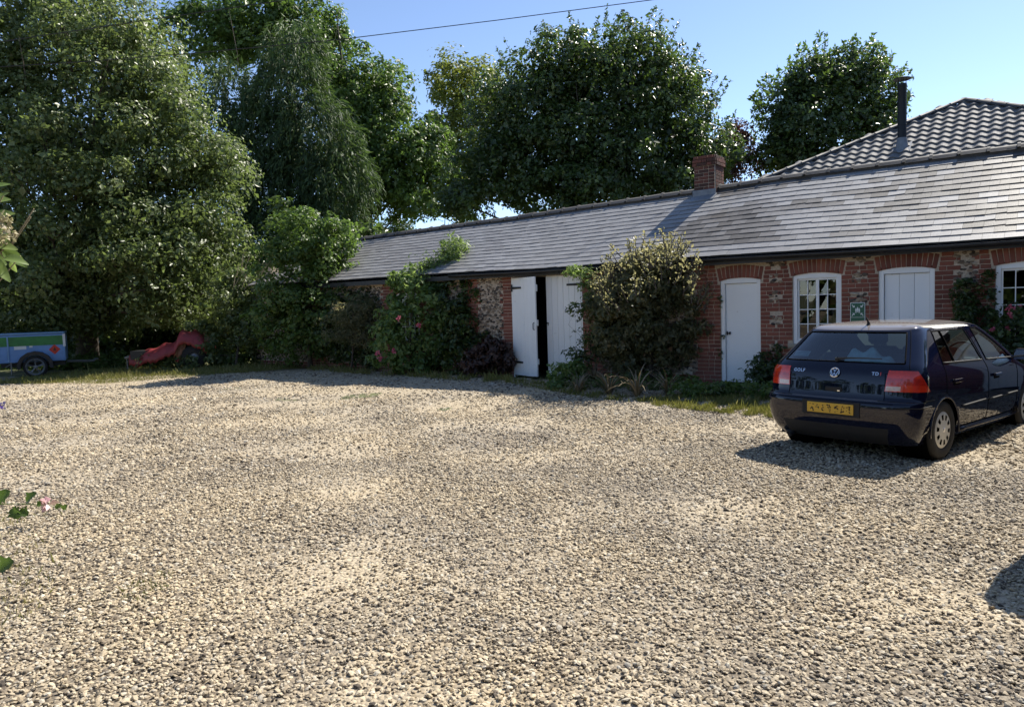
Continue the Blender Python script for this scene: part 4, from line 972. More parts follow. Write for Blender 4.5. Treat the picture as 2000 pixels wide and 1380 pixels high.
CAR.location = (CX, CY, -0.140); CAR.rotation_euler = (R(-0.3), 0, -CYAW)
HX = Vector((math.sin(CYAW), math.cos(CYAW), 0)); RXV = Vector((math.cos(CYAW), -math.sin(CYAW), 0))
# crumpled cloth on the parcel shelf
def cloth_lump(nx=34, ny=18, sx=.62, sy=.36, h=.27):
    vs = []; fs = []
    for j in range(ny + 1):
        for i in range(nx + 1):
            x = (i / nx - .5) * sx; y = (j / ny - .5) * sy; e = max(0, 1 - (2 * abs(x) / sx) ** 4) * max(0, 1 - (2 * abs(y) / sy) ** 3)
            z = e * h * (.86 + .12 * math.sin(9 * x + 14 * y) * math.cos(21 * x - 5 * y) + .07 * math.sin(27 * x + 17 * y) + .05 * math.sin(37 * y - 30 * x)); vs.append((x, y, z))
    for j in range(ny):
        for i in range(nx): a = j * (nx + 1) + i; fs.append((a, a + 1, a + nx + 2, a + nx + 1))
    b = MB(); b.add(vs, fs); return b
bl = thing('blanket', 'crumpled pale blue cloth heaped behind the rear window of the blue car', 'blanket', CAR.matrix_basis @ Vector((.14, .56, .905)), -CYAW)
cloth_lump().build('cloth', M_cloth, bl, smooth=True)

# tall van beside the car, outside the picture: its shadow lies at the right edge
def build_van():
    T = [(.25, .06, 4.8, .90, .12, .5, 0), (.5, .0, 4.9, .93, .12, .5, 0), (.95, .02, 4.85, .95, .12, .5, 0), (1.1, .04, 4.4, .95, .12, .4, 0), (1.25, .06, 4.1, .94, .12, .3, 0), (1.7, .10, 3.6, .88, .12, .25, 0), (1.85, .14, 3.35, .82, .14, .2, 0), (1.93, .24, 3.1, .70, .14, .2, 0), (1.97, .5, 2.8, .45, .14, .2, 0)]
    side = lambda z, a, b: [a, min(.9, b - .3), min(2.4, b - .2), min(2.9, b - .1), b]
    B = Body(T, side, [10, 12, 5, 8]).grid([t[0] for t in T[:5]] + [1.3, 1.4, 1.5, 1.62, 1.7, 1.78, 1.85, 1.93, 1.97]); P = B.P; nc = B.nc; mb = MB(); gl = MB()
    van = thing('parked_van', 'dark van standing just beyond the right side of the blue car', 'van')
    for s in (1, -1):
        for k in range(len(P) - 1):
            for c in range(nc - 1):
                q = [P[k][c], P[k][c + 1], P[k + 1][c + 1], P[k + 1][c]]; q = [(p.x * s, p.y, p.z) for p in q]
                g = 1.3 <= B.lv[k] < 1.65 and (c < 9 or B.key[2] <= c < B.key[3] + 5 or c > nc - 13)
                (gl if g else mb).add(q, [(0, 1, 2, 3)])
    pr = P[-1]; mb.add([(p.x, p.y, p.z) for p in pr] + [(-p.x, p.y, p.z) for p in pr[1:-1]][::-1], [tuple(range(2 * nc - 2))])
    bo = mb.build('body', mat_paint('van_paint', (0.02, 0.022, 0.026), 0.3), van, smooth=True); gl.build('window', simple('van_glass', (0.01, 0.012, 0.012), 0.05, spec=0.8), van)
    for s in (1, -1):
        for wy in (.85, 3.85):
            MW = Matrix.Translation((s * .83, wy, .34)) @ Matrix.Rotation(s * math.pi / 2, 4, 'Y'); t = MB(); t.lathe([(0, .02), (.20, .05), (.22, .10), (.31, .105), (.34, .07), (.345, 0), (.34, -.07), (.3, -.1), (0, -.1)], 28, MW); t.build('wheel', M_tyre, van, smooth=True)
        l = MB(); l.bbox(s * .84 - .06, s * .84 + .06, -.02, .09, .95, 1.35, .02); l.build('tail_lamp', M_lampr, van)
    b = MB(); b.bbox(-.86, .86, -.08, .05, .38, .60, .03); b.build('rear_bumper', M_trim, van)
    b = MB(); b.tube([(0, .03, .62), (0, .012, .95), (0, .05, 1.2), (0, .09, 1.7), (0, .15, 1.86)], .006, 5); b.build('door_seam', M_seam, van)
    for s in (1, -1):
        b = MB(); b.tube([(s * .955, 2.42, .45), (s * .962, 2.42, .95), (s * .955, 2.42, 1.25), (s * .89, 2.42, 1.7)], .006, 5); b.tube([(s * .95, 1.2, .45), (s * .958, 1.2, .95), (s * .95, 1.2, 1.25), (s * .89, 1.2, 1.7)], .006, 5); b.build('door_seam', M_seam, van)
        b = MB(); b.bbox(s * .965 - .012, s * .965 + .012, 2.5, 2.66, 1.02, 1.06, .005); b.build('handle', M_trim, van)
    b = MB(); b.bbox(.08, .22, -.0, .02, 1.0, 1.05, .006); b.build('handle', M_trim, van)
    return van
VAN = build_van(); vp = Vector((CX, CY, 0)) + RXV * (2.45 + .93) + HX * (-1.55); VAN.location = (vp.x, vp.y, -0.14); VAN.rotation_euler = (0, 0, -CYAW)

# ------------------------------------------------------------------ trailers under the trees
M_tblue = simple('trailer_blue', (0.13, 0.26, 0.50), 0.5, var=0.15, scale=3); M_tgreen = simple('trailer_green', (0.02, 0.16, 0.035), 0.5, var=0.25, scale=5); M_tlid = simple('trailer_lid', (0.16, 0.30, 0.48), 0.45, var=0.1)
M_red = simple('hazard_red', (0.55, 0.03, 0.012), 0.5, var=0.05); M_label = simple('paper_label', (0.62, 0.64, 0.64), 0.6, var=0.08); M_grey = simple('galvanised', (0.20, 0.205, 0.21), 0.45, metal=0.6, var=0.2)
gp_ = on_ground(66, 737); dpt = (gp_ - CP).dot(FW); px = dpt / F
tr = thing('blue_trailer', 'small blue utility trailer with green stripe and red hazard diamond under the trees', 'trailer', gp_, R(28))
W_ = 56 * px; bz0, bz1 = 30 * px, 84 * px
b = MB(); b.bbox(-W_, W_, 0, 1.2, bz0, bz1, .02); tb_ = b.build('body', M_tblue, tr)
b = MB(); b.bbox(-W_ + .02, W_ - .02, -.012, -.001, bz1 - .34, bz1 - .06, .004); b.build('stripe_panel', M_tgreen, tr)
b = MB(); b.bbox(-W_ - .02, W_ + .02, -.03, 1.23, bz1 + .002, bz1 + .05, .015); b.build('lid', M_tlid, tr)
for x in (-W_ + .015, W_ - .015):
    b = MB(); b.bbox(x - .035, x + .035, -.03, -.013, bz1 - .40, bz1 - .02, .006); b.build('reflector_strip', M_label, tr)
b = MB(); b.bbox(-W_ + .26, -W_ + .30, -.04, -.013, bz0 + .02, bz1 - .05, .006); b.build('post', M_tlid, tr)
b = MB(); b.box(-W_ + .43, -W_ + .74, -.004, -.001, bz0 + .40, bz0 + .57); b.build('paper_notice', M_label, tr)
b = MB(); b.box(-W_ + .82, -W_ + .90, -.004, -.001, bz0 + .45, bz0 + .55); b.build('paper_notice', M_label, tr)
b = MB(); x_, z_ = W_ - .28, bz0 + .36; b.poly([(x_ - .155, z_), (x_, z_ + .155), (x_ + .155, z_), (x_, z_ - .155)], .003, Matrix.Translation((0, -.005, 0))); dm = b.build('hazard_diamond', M_red, tr)
b = MB(); b.poly([(x_ - .03, z_ - .02), (x_ - .04, z_ + .02), (x_ - .015, z_ + .01), (x_ + .0, z_ + .08), (x_ + .02, z_ + .02), (x_ + .035, z_ + .03), (x_ + .03, z_ - .02)], .002, Matrix.Translation((0, -.0075, 0))); b.box(x_ - .04, x_ + .04, -.0075, -.0055, z_ - .045, z_ - .03); b.build('flame_mark', M_black, dm)
wx = 5 * px; rw = 21 * px
MW = Matrix.Translation((wx, -.10, rw)) @ Matrix.Rotation(math.pi / 2, 4, 'X')
t = MB(); t.lathe([(.24, -.09), (rw - .03, -.09), (rw, -.05), (rw, .05), (rw - .03, .09), (.24, .09)], 30, MW); wh = t.build('wheel', M_tyre, tr, smooth=True)
t = MB(); t.lathe([(.20, .04), (.24, .085), (.25, .09), (.24, .095), (.20, .06)], 30, MW); t.lathe([(0, .09), (.05, .085), (.06, .05)], 12, MW)
for i in range(5):
    a = 2 * math.pi * i / 5 + .3
    for da in (-.09, .09): t.tube([MW @ Vector((.045 * math.cos(a), .045 * math.sin(a), .075)), MW @ Vector((.235 * math.cos(a + da), .235 * math.sin(a + da), .08))], .014, 5)
t.build('rim', M_grey, wh)
ar = MB(); ar.add([MW @ Vector(((rw + .05 + dr_) * math.cos(a), (rw + .05 + dr_) * math.sin(a), h)) for a in np.linspace(-.1, math.pi + .1, 9) for dr_, h in ((0, -.12), (0, .12), (.10, .12), (.10, -.12))], [(4 * i + j, 4 * i + (j + 1) % 4, 4 * i + 4 + (j + 1) % 4, 4 * i + 4 + j) for i in range(8) for j in range(4)]); ar.build('mudguard', M_black, tr)
b = MB(); b.box(-W_ + .05, W_ - .05, .2, 1.0, bz0 - .14, bz0 - .002); b.build('chassis', M_black, tr)
b = MB(); b.tube([(W_, .5, bz0 - .05), (W_ + .75, .5, bz0 - .08)], .04, 6); b.tube([(W_ + .7, .5, bz0 - .08), (W_ + .8, .5, bz0 - .02), (W_ + .86, .5, bz0 - .04)], .035, 6); b.build('drawbar', M_grey, tr)
b = MB(); b.tube([(-W_ + .33, -.02, bz0 + .02), (-W_ + .33, -.02, .12)], .022, 6); b.box(-W_ + .26, -W_ + .40, -.09, .05, .05, .08); b.tube([(-W_ + .33, -.02, bz0 - .02), (-W_ + .2, -.1, bz0 - .1)], .014, 5); b.build('jack', M_grey, tr)
b = MB(); b.bbox(-W_ - .09, -W_ - .005, .05, .25, bz0 + .15, bz0 + .5, .01); b.build('tail_lamp', M_red, tr)

gp2 = on_ground(350, 724); dp2 = (gp2 - CP).dot(FW) + 0.8; px2 = dp2 / F; gp2 = at(350, 724, dp2); gp2.z = gz(gp2.x, gp2.y)
M_tarp = simple('red_tarpaulin', (0.22, 0.024, 0.026), 0.55, var=0.18, scale=4, bump=0.2); M_brown = simple('brown_canvas', (0.26, 0.13, 0.08), 0.85, var=0.3, scale=6)
ct = thing('covered_trailer', 'old machine on one big wheel under a sagging red tarpaulin by the trees', 'trailer', gp2, R(12))
def hgt(x):  # tarpaulin top, x in picture pixels from 350
    return float(np.interp(x, [-86, -60, -20, 2, 12, 35, 52, 62], [.48, .58, .78, .88, 1.16, 1.18, 1.0, .84])) 
vs = []; fs = []; nx_, ny_ = 46, 16
for i in range(nx_ + 1):
    x = -86 + 148 * i / nx_; h = hgt(x); half = .2 + .5 * min(1, (x + 86) / 60); drop = float(np.interp(x, [-86, -20, 0, 62], [.36, .46, .40, .46]))
    for j in range(ny_ + 1):
        q = 2 * j / ny_ - 1; aq = abs(q)
        yy = half * math.sin(q * math.pi / 2) * 1.05; z = h - drop * aq ** 2.4 + (.030 * math.sin(x * .19 + q * 2) + .010 * math.sin(x * .71 - 3 * q) * aq) * (.5 + aq) + (.02 * math.sin(x * .53 + 2) + .012 * math.sin(x * 1.37 + q)) * aq ** 3 + .02 * math.sin(x * .21 + 5 * q)
        vs.append((x * px2, yy, max(.1, z)))
for i in range(nx_):
    for j in range(ny_): a = i * (ny_ + 1) + j; fs.append((a, a + 1, a + ny_ + 2, a + ny_ + 1))
b = MB(); b.add(vs, fs); tp = b.build('tarpaulin', M_tarp, ct, smooth=True); s_ = tp.modifiers.new('thick', 'SOLIDIFY'); s_.thickness = .008
def flap(x0, x1, z0, z1, y, mat, skew=0):
    vs = []; fs = []
    for i in range(9):
        for j in range(5):
            q = i / 8; r_ = j / 4; vs.append(((x0 + (x1 - x0) * q + skew * (1 - r_)) * px2, y + .03 * math.sin(q * 9) * (1.2 - r_), z0 + (z1 - z0) * r_ + .02 * math.sin(q * 7) * (1 - r_)))
    for i in range(8):
        for j in range(4): a = i * 5 + j; fs.append((a, a + 5, a + 6, a + 1))
    b = MB(); b.add(vs, fs); o = b.build('canvas_flap', mat, ct, smooth=True); o.modifiers.new('thick', 'SOLIDIFY').thickness = .006
flap(54, 64, .48, .92, -.46, M_brown); flap(8, 24, .36, .82, -.56, M_brown, -9); flap(6, 14, .22, .42, -.55, M_tarp, -5)
b = MB(); b.box(-80 * px2, 60 * px2, -.35, .45, .35, .60); b.box(10 * px2, 52 * px2, -.38, .48, .602, .98); b.build('frame', M_black, ct)
MW = Matrix.Translation((36 * px2, -.55, .36)) @ Matrix.Rotation(math.pi / 2, 4, 'X'); t = MB(); t.lathe([(.15, -.1), (.33, -.1), (.36, -.06), (.36, .06), (.33, .1), (.15, .1)], 26, MW); wh = t.build('wheel', M_tyre, ct, smooth=True)
t = MB(); t.lathe([(0, .07), (.05, .08), (.11, .05), (.15, .09), (.155, .08), (.11, .02), (0, .02)], 18, MW); t.build('rim', M_grey, wh)
b = MB(); b.tube([(-80 * px2, 0, .45), (-96 * px2, 0, .38)], .04, 6); b.tube([(-92 * px2, 0, .4), (-92 * px2, 0, .05)], .025, 6); b.build('drawbar', M_grey, ct)

# ------------------------------------------------------------------ vegetation
LEAF_A = leaf_mat('leaf_olive', [(0, (0.055, 0.078, 0.022)), (0.5, (0.115, 0.148, 0.050)), (0.85, (0.175, 0.205, 0.085)), (1, (0.27, 0.28, 0.16))], rough=0.40, trans=0.44, tcol=(0.26, 0.36, 0.08))
LEAF_B = leaf_mat('leaf_green', [(0, (0.034, 0.062, 0.013)), (0.5, (0.085, 0.140, 0.030)), (1, (0.16, 0.22, 0.055))], trans=0.42)
LEAF_Y = leaf_mat('leaf_yellowgreen', [(0, (0.07, 0.095, 0.015)), (0.5, (0.14, 0.17, 0.030)), (1, (0.28, 0.26, 0.06))], trans=0.45, tcol=(0.35, 0.42, 0.06))
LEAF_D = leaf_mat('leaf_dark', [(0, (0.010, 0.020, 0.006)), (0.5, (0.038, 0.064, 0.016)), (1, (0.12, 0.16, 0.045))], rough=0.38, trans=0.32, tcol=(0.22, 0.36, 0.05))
LEAF_C = leaf_mat('leaf_conifer', [(0, (0.018, 0.034, 0.014)), (0.5, (0.055, 0.090, 0.036)), (1, (0.11, 0.15, 0.055))], rough=0.6, spec=0.3, trans=0.2)
LEAF_P = leaf_mat('leaf_plum', [(0, (0.03, 0.018, 0.016)), (1, (0.10, 0.055, 0.04))], trans=0.25, tcol=(0.2, 0.06, 0.03))
LEAF_S = leaf_mat('leaf_grey', [(0, (0.035, 0.045, 0.018)), (0.5, (0.10, 0.115, 0.055)), (0.85, (0.23, 0.22, 0.13)), (1, (0.28, 0.15, 0.08))], rough=0.42, trans=0.55, tcol=(0.55, 0.50, 0.22))
LEAF_L = leaf_mat('leaf_light', [(0, (0.07, 0.12, 0.03)), (0.5, (0.13, 0.21, 0.06)), (1, (0.25, 0.32, 0.11))], trans=0.5, tcol=(0.3, 0.42, 0.08))
GRASS_M = leaf_mat('grass_blade', [(0, (0.07, 0.09, 0.015)), (0.45, (0.17, 0.18, 0.038)), (0.8, (0.24, 0.21, 0.075)), (1, (0.38, 0.31, 0.15))], rough=0.6, trans=0.3, tcol=(0.3, 0.32, 0.05))
STRAP_M = leaf_mat('strap_leaf', [(0, (0.08, 0.07, 0.032)), (0.5, (0.20, 0.155, 0.088)), (1, (0.36, 0.28, 0.18))], rough=0.6, trans=0.2, tcol=(0.25, 0.2, 0.08))
PETAL_M = leaf_mat('petal_pink', [(0, (0.45, 0.03, 0.08)), (0.5, (0.62, 0.12, 0.20)), (1, (0.8, 0.42, 0.48))], trans=0.3, tcol=(0.8, 0.3, 0.4))
PETAL_C = leaf_mat('petal_cream', [(0, (0.30, 0.26, 0.14)), (0.5, (0.44, 0.40, 0.24)), (1, (0.55, 0.46, 0.36))], trans=0.3, tcol=(0.5, 0.5, 0.25))
BARK = simple('bark', (0.075, 0.06, 0.045), 0.9, var=0.35, scale=6, bump=0.6)
TWIG = simple('dry_twig', (0.27, 0.22, 0.14), 0.9, var=0.3)

def unit(a): return a / np.maximum(np.linalg.norm(a, axis=-1, keepdims=True), 1e-9)
def leaf_arrays(P, axis, nrm, L, W, fold=0.18):
    """four-cornered folded leaves: P base, axis direction, nrm face, arrays L and W"""
    axis = unit(axis); side = unit(np.cross(axis, nrm)); n2 = np.cross(side, axis)
    L = L[:, None]; W = W[:, None]; mid = P + axis * L * 0.42
    V = np.stack([P, mid + side * W * 0.5 + n2 * W * fold, P + axis * L - n2 * L * 0.08, mid - side * W * 0.5 + n2 * W * fold], 1)
    return V
def leaf_object(name, V, tint, mat, parent=None, kind=None):
    n = len(V); me = bpy.data.meshes.new(name); me.vertices.add(4 * n); me.vertices.foreach_set('co', V.reshape(-1).astype(np.float32))
    b = (4 * np.arange(n))[:, None]; tri = np.concatenate([b + np.array([[0, 1, 2]]), b + np.array([[0, 2, 3]])], 1).reshape(-1)
    me.loops.add(6 * n); me.loops.foreach_set('vertex_index', tri.astype(np.int32)); me.polygons.add(2 * n)
    me.polygons.foreach_set('loop_start', np.arange(0, 6 * n, 3, dtype=np.int32)); me.polygons.foreach_set('loop_total', np.full(2 * n, 3, np.int32))
    me.materials.append(mat); a = me.attributes.new('tint', 'FLOAT', 'POINT'); a.data.foreach_set('value', np.repeat(np.clip(tint, 0, 1), 4).astype(np.float32))
    me.update(calc_edges=True); return link(name, me, parent, kind)
def px_lobe(u, v, depth, ru, rv, rd=None):
    k = depth / F; c = at(u, v, depth); return (np.array(c), np.array([ru * k, rd if rd else 0.5 * (ru + rv) * k, rv * k]))
def crown_leaves(lobes, density, per, size, crad, spread=0.20, upb=0.55, outb=0.6, rnd=0.8, aspect=0.62, droop=0.15, back=0.35, inner=0.25, seed=0, lumpy=0.22, kd=2.0, ks=1.25, cs=1.6):
    size = size * ks; density = density / 2.6; per = per * 2.6; crad = crad * cs
    g = np.random.default_rng(seed); VV = []; TT = []
    for (c, r) in lobes:
        density_ = density * kd; area = 4 * math.pi * ((r[0] * r[1]) ** 1.6 + (r[0] * r[2]) ** 1.6 + (r[1] * r[2]) ** 1.6) ** (1 / 1.6) / 3 ** (1 / 1.6)
        n = max(4, int(area * density_)); d = unit(g.normal(size=(n, 3))); tocam = unit(np.array(CP) - c)
        keep = (d @ tocam > -0.25) | (g.random(n) < back); d = d[keep]; n = len(d)
        ph = g.uniform(0, 6.28, 6); fr = g.uniform(2.0, 5.0, (6, 3)); noise = sum(np.sin(d @ fr[i] + ph[i]) for i in range(6)) / 6
        rad = 1 + lumpy * 1.6 * noise - np.abs(g.normal(0, spread, n)); ins = g.random(n) < inner; rad[ins] *= g.uniform(0.35, 0.9, ins.sum())
        cc = c + d * r * rad[:, None]; cl_t = g.normal(0, 0.12, n) + 0.05 * noise
        k = np.maximum(1, g.poisson(per, n)); idx = np.repeat(np.arange(n), k); m_ = len(idx)
        D = d[idx]; dd = unit(g.normal(size=(m_, 3)) + 0.75 * (D * .8 + np.array([0, 0, .6])))
        csz = (crad * np.exp(g.normal(0, .3, n)))[idx]; off = dd * csz[:, None] * g.uniform(.55, 1.12, m_)[:, None]; off[:, 2] *= 0.72
        P = cc[idx] + off
        nrm = unit(dd * .9 + D * outb * .3 + np.array([0, 0, upb * .6]) + g.normal(0, rnd * .6, (m_, 3)))
        ax = unit(np.cross(nrm, g.normal(size=(m_, 3)))) + D * 0.3 + np.array([0, 0, -droop])
        L = size * np.exp(g.normal(0, 0.28, m_))
        VV.append(leaf_arrays(P, ax, nrm, L, L * aspect * g.uniform(0.8, 1.2, m_))); TT.append(0.48 + cl_t[idx] + g.normal(0, 0.16, m_))
    return np.concatenate(VV), np.concatenate(TT)
def limbs(base, lobes, r0, seed=0, sway=0.35, frac=0.45):
    rr = random.Random(seed); b = MB(); base = Vector(base); cen = sum((Vector(l[0]) for l in lobes), Vector()) / len(lobes)
    top = Vector((cen.x, cen.y, max(Vector(l[0]).z for l in lobes))); H = top.z - base.z
    def trunk_pt(f): return base.lerp(Vector((cen.x * .8 + base.x * .2, cen.y * .8 + base.y * .2, top.z)), f) + Vector((math.sin(f * 5 + seed) * sway * f, math.cos(f * 4 + seed) * sway * f, 0))
    pts = [trunk_pt(i / 9) for i in range(10)]; b.tube(pts, [r0 * (1.25 if i == 0 else 1) * (1 - 0.9 * i / 9) for i in range(10)], 8)
    for (c, r) in lobes:
        c = Vector(c); f = min(0.9, max(0.12, (c.z - base.z) / H * frac)); a = trunk_pt(f); mid = a.lerp(c, 0.5) + Vector((rr.gauss(0, .25), rr.gauss(0, .25), 0.12 * H * 0.3 + rr.gauss(0, .1)))
        ra = r0 * (1 - 0.85 * f) * 0.30; b.tube([a, a.lerp(mid, .5) + Vector((0, 0, .05)), mid, mid.lerp(c, .6), c], [ra, ra * .85, ra * .65, ra * .4, ra * .15], 6)
        for _ in range(3):
            e = c + Vector((rr.gauss(0, .45) * r[0], rr.gauss(0, .45) * r[1], abs(rr.gauss(0.2, .5)) * r[2])); b.tube([mid.lerp(c, .5), mid.lerp(e, .7), e], [ra * .35, ra * .25, ra * .08], 5)
    return b
def plant(name, label, cat, base, lobes, mat, density, per, size, crad, trunk_r=0.0, group=None, leafname='crown', seed=1, **kw):
    root = thing(name, label, cat, base, 0, group); V, T = crown_leaves(lobes, density, per, size, crad, seed=seed, **kw); B_ = np.array(base)
    leaf_object(leafname, V - B_, T, mat, root)
    if trunk_r:
        b = limbs(base, lobes, trunk_r, seed, sway=0.3 if trunk_r > .08 else .06); b.v = [tuple(Vector(p) - Vector(base)) for p in b.v]; b.build('trunk' if trunk_r > .06 else 'stem', BARK, root, smooth=True, fix=False)
    return root
def ground_under(u, depth):
    p = at(u, 700, depth); return Vector((p.x, p.y, gz(p.x, p.y) - 0.03))
def LB(depth, rd, *uv): return [px_lobe(u, v, depth + dd, a, b, rd) for (u, v, a, b, dd) in uv]

# the big tree on the left
T1 = LB(25.5, 1.8, (60, 50, 120, 100, .6), (185, 40, 105, 90, .4), (262, 125, 100, 100, 0), (305, 200, 80, 80, -.3), (150, 215, 125, 110, .3), (15, 240, 120, 130, .8), (345, 290, 98, 80, -.6), (425, 330, 58, 48, -.6), (225, 320, 125, 95, -.4), (90, 390, 125, 105, .2), (335, 405, 108, 80, -.8), (250, 480, 135, 90, -.6), (105, 520, 135, 100, 0), (375, 480, 80, 70, -.8), (330, 575, 105, 65, -.2), (200, 590, 140, 60, .4), (50, 600, 125, 65, .6), (-70, 380, 120, 180, .8), (-50, 130, 110, 150, .8))
T1 += [px_lobe(u, v, 25.5 + dd, a, b, 1.0 * a / 50) for (u, v, a, b, dd) in ((405, 420, 52, 40, -2.6), (330, 510, 58, 42, -2.9), (395, 575, 50, 36, -2.2), (255, 425, 52, 40, -2.6), (300, 320, 50, 40, -2.4), (392, 285, 46, 38, -2.0), (345, 215, 46, 36, -1.9), (225, 495, 48, 36, -3.0), (95, 445, 44, 34, -2.4), (240, 245, 48, 38, -2.2), (320, 615, 46, 30, -1.9), (440, 350, 40, 34, -1.8), (150, 340, 44, 38, -2.3), (285, 130, 46, 40, -1.8), (200, 150, 44, 38, -2.0), (440, 480, 40, 40, -1.9), (370, 480, 44, 32, -3.0), (210, 350, 42, 34, -2.8), (90, 250, 46, 38, -2.0), (60, 545, 40, 30, -2.2), (285, 565, 40, 30, -2.8), (130, 60, 46, 38, -1.6), (230, 50, 46, 40, -1.7), (20, 330, 40, 40, -1.9))]
T1 = [(c + (c - np.array(CP)) / np.linalg.norm(c - np.array(CP)) * 2.0 * (1000 + F * c[0] / c[1] - 240) / 220, r) for c, r in T1]
plant('broadleaf_tree', 'tall olive green broadleaf tree overhanging the trailers, filling the top left', 'tree', ground_under(170, 26.3), T1, LEAF_A, 4.2, 26, 0.105, 0.26, 0.34, seed=3, lumpy=0.30, rnd=0.8, cs=2.1, kd=2.0)
# conifer with hanging sprays
def conifer():
    base = ground_under(575, 35); root = thing('conifer_tree', 'dark conifer with drooping feathery sprays behind the small bush', 'tree', base)
    lobes = LB(35, 2.0, (575, 110, 60, 75, 0), (560, 190, 85, 80, 0), (515, 270, 90, 90, .3), (610, 270, 95, 95, -.3), (655, 350, 80, 85, -.3), (560, 370, 100, 90, 0), (480, 350, 70, 90, .4), (640, 430, 80, 60, -.2), (535, 455, 90, 60, 0), (450, 200, 55, 90, .8))
    g = np.random.default_rng(21); VV = []; TT = []
    for c, r in lobes:
        n = int(150 * (r[0] * r[2])); d = unit(g.normal(size=(n, 3))); d = d[(d[:, 1] < 0.5)]; n = len(d); rad = 1 - np.abs(g.normal(0, .3, n)); P0 = c + d * r * rad[:, None]
        tt = g.normal(0.5, .16, n); k = 11
        out = unit(d * np.array([1, 1, .2]) + g.normal(0, .35, (n, 3)))
        for j in range(k):
            f = j / (k - 1); P = P0 + out * (0.38 * f) + np.array([0, 0, -1.0]) * (0.75 * f ** 1.5) + g.normal(0, .05, (n, 3))
            ax = out * (1 - f * .7) + np.array([0, 0, -1.0]) * (.4 + f) + g.normal(0, .38, (n, 3)); nr_ = unit(out + g.normal(0, .7, (n, 3)))
            L = .36 * np.exp(g.normal(0, .25, n)) * (1 - .35 * f); VV.append(leaf_arrays(P, ax, nr_, L, L * .20)); TT.append(tt + g.normal(0, .12, n))
    V = np.concatenate(VV); T = np.concatenate(TT); leaf_object('crown', V - np.array(base), T, LEAF_C, root)
    b = limbs(base, lobes, .3, 4); b.v = [tuple(Vector(p) - base) for p in b.v]; b.build('trunk', BARK, root, smooth=True, fix=False)
conifer()
T3 = LB(41, 2.4, (420, 70, 90, 65, 0), (500, 45, 100, 65, 0), (590, 70, 75, 70, .5), (645, 140, 30, 70, .5), (690, 190, 60, 75, 0), (745, 205, 50, 75, 0), (705, 290, 75, 80, 0), (785, 320, 70, 65, -.4), (735, 340, 60, 50, 0), (840, 300, 40, 60, .3), (800, 395, 45, 25, 0), (690, 410, 40, 55, .5))
plant('broadleaf_tree', 'mid green broadleaf tree rising behind the dark conifer', 'tree', ground_under(680, 41.5), T3, LEAF_B, 3.8, 16, 0.165, 0.34, 0.32, seed=5, lumpy=0.3, kd=2.5)
T4 = LB(45, 2.0, (885, 160, 40, 38, 0), (940, 165, 45, 40, 0), (880, 230, 45, 60, -.3), (930, 240, 55, 65, 0), (870, 310, 50, 55, 0), (905, 350, 55, 45, -.3), (870, 395, 45, 30, 0))
plant('broadleaf_tree', 'yellow green slender tree left of the large dark tree', 'tree', ground_under(905, 45), T4, LEAF_Y, 4.0, 15, 0.15, 0.34, 0.22, seed=7, lumpy=0.3)
T5 = LB(28, 2.2, (1165, 170, 115, 85, 0), (1230, 120, 75, 55, 0), (1110, 140, 70, 60, 0), (1050, 200, 85, 80, 0), (975, 250, 65, 80, .3), (965, 340, 75, 70, .3), (1150, 270, 150, 90, -.6), (1270, 190, 85, 85, 0), (1325, 220, 50, 75, .3), (1345, 300, 60, 70, .3), (1060, 330, 130, 75, -.4), (1240, 320, 120, 70, -.5), (1150, 380, 170, 55, -.4), (1395, 310, 30, 40, .5), (900, 395, 50, 35, .6), (1330, 370, 70, 40, .2))
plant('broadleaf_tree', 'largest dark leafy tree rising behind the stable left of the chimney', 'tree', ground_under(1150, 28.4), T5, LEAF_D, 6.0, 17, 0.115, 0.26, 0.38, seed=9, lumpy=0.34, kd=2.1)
def top_sprigs(root_label_obj, pts, depth, mat, seed, L0=0.9, size=.10):
    g = np.random.default_rng(seed); VV = []; TT = []; tb = MB(); base = Vector(root_label_obj.location)
    for u, v, lean, ln in pts:
        p0 = at(u, v, depth + g.normal(0, .6)); d = Vector((lean, g.normal(0, .15), 1)).normalized(); L_ = ln * depth / F; tb.tube([p0 - base, p0 + d * L_ * .5 - base, p0 + d * L_ - base], [.016, .010, .004], 4)
        n = int(26 * L_ / .5); f = g.random(n); P = np.array(p0) + np.outer(f * L_, np.array(d)) + g.normal(0, .09, (n, 3)) * (1.15 - f)[:, None]
        ax = np.array(d) * .7 + g.normal(0, .7, (n, 3)); nr_ = unit(g.normal(0, 1, (n, 3)) + np.array([0, 0, .5])); L = size * np.exp(g.normal(0, .25, n)); VV.append(leaf_arrays(P, ax, nr_, L, L * .55)); TT.append(.55 + g.normal(0, .15, n))
    leaf_object('leading_shoots', np.concatenate(VV) - np.array(base), np.concatenate(TT), mat, root_label_obj, 'stuff')
    tb.build('twigs', BARK, root_label_obj, fix=False)
tree5 = [o for o in bpy.data.objects if o.get('label', '').startswith('largest dark')][0]
rs = random.Random(4)
def arc(pts, n): 
    out = []
    for i in range(n):
        f = i / (n - 1) * (len(pts) - 1); j = min(int(f), len(pts) - 2); q = f - j; out.append((pts[j][0] * (1 - q) + pts[j + 1][0] * q + rs.gauss(0, 6), pts[j][1] * (1 - q) + pts[j + 1][1] * q + rs.gauss(0, 6)))
    return out
top_sprigs(tree5, [(u, v, (u - 1170) / 330 + rs.gauss(0, .25), rs.uniform(32, 70)) for u, v in arc([(960, 190), (1000, 150), (1060, 105), (1130, 90), (1190, 80), (1240, 75), (1300, 110), (1345, 160), (1380, 230), (1415, 290)], 44)], 28, LEAF_D, 31)
T6 = LB(31, 1.0, (1425, 300, 35, 40, 0), (1450, 325, 35, 30, 0), (1405, 340, 30, 25, 0), (1440, 270, 18, 25, 0))
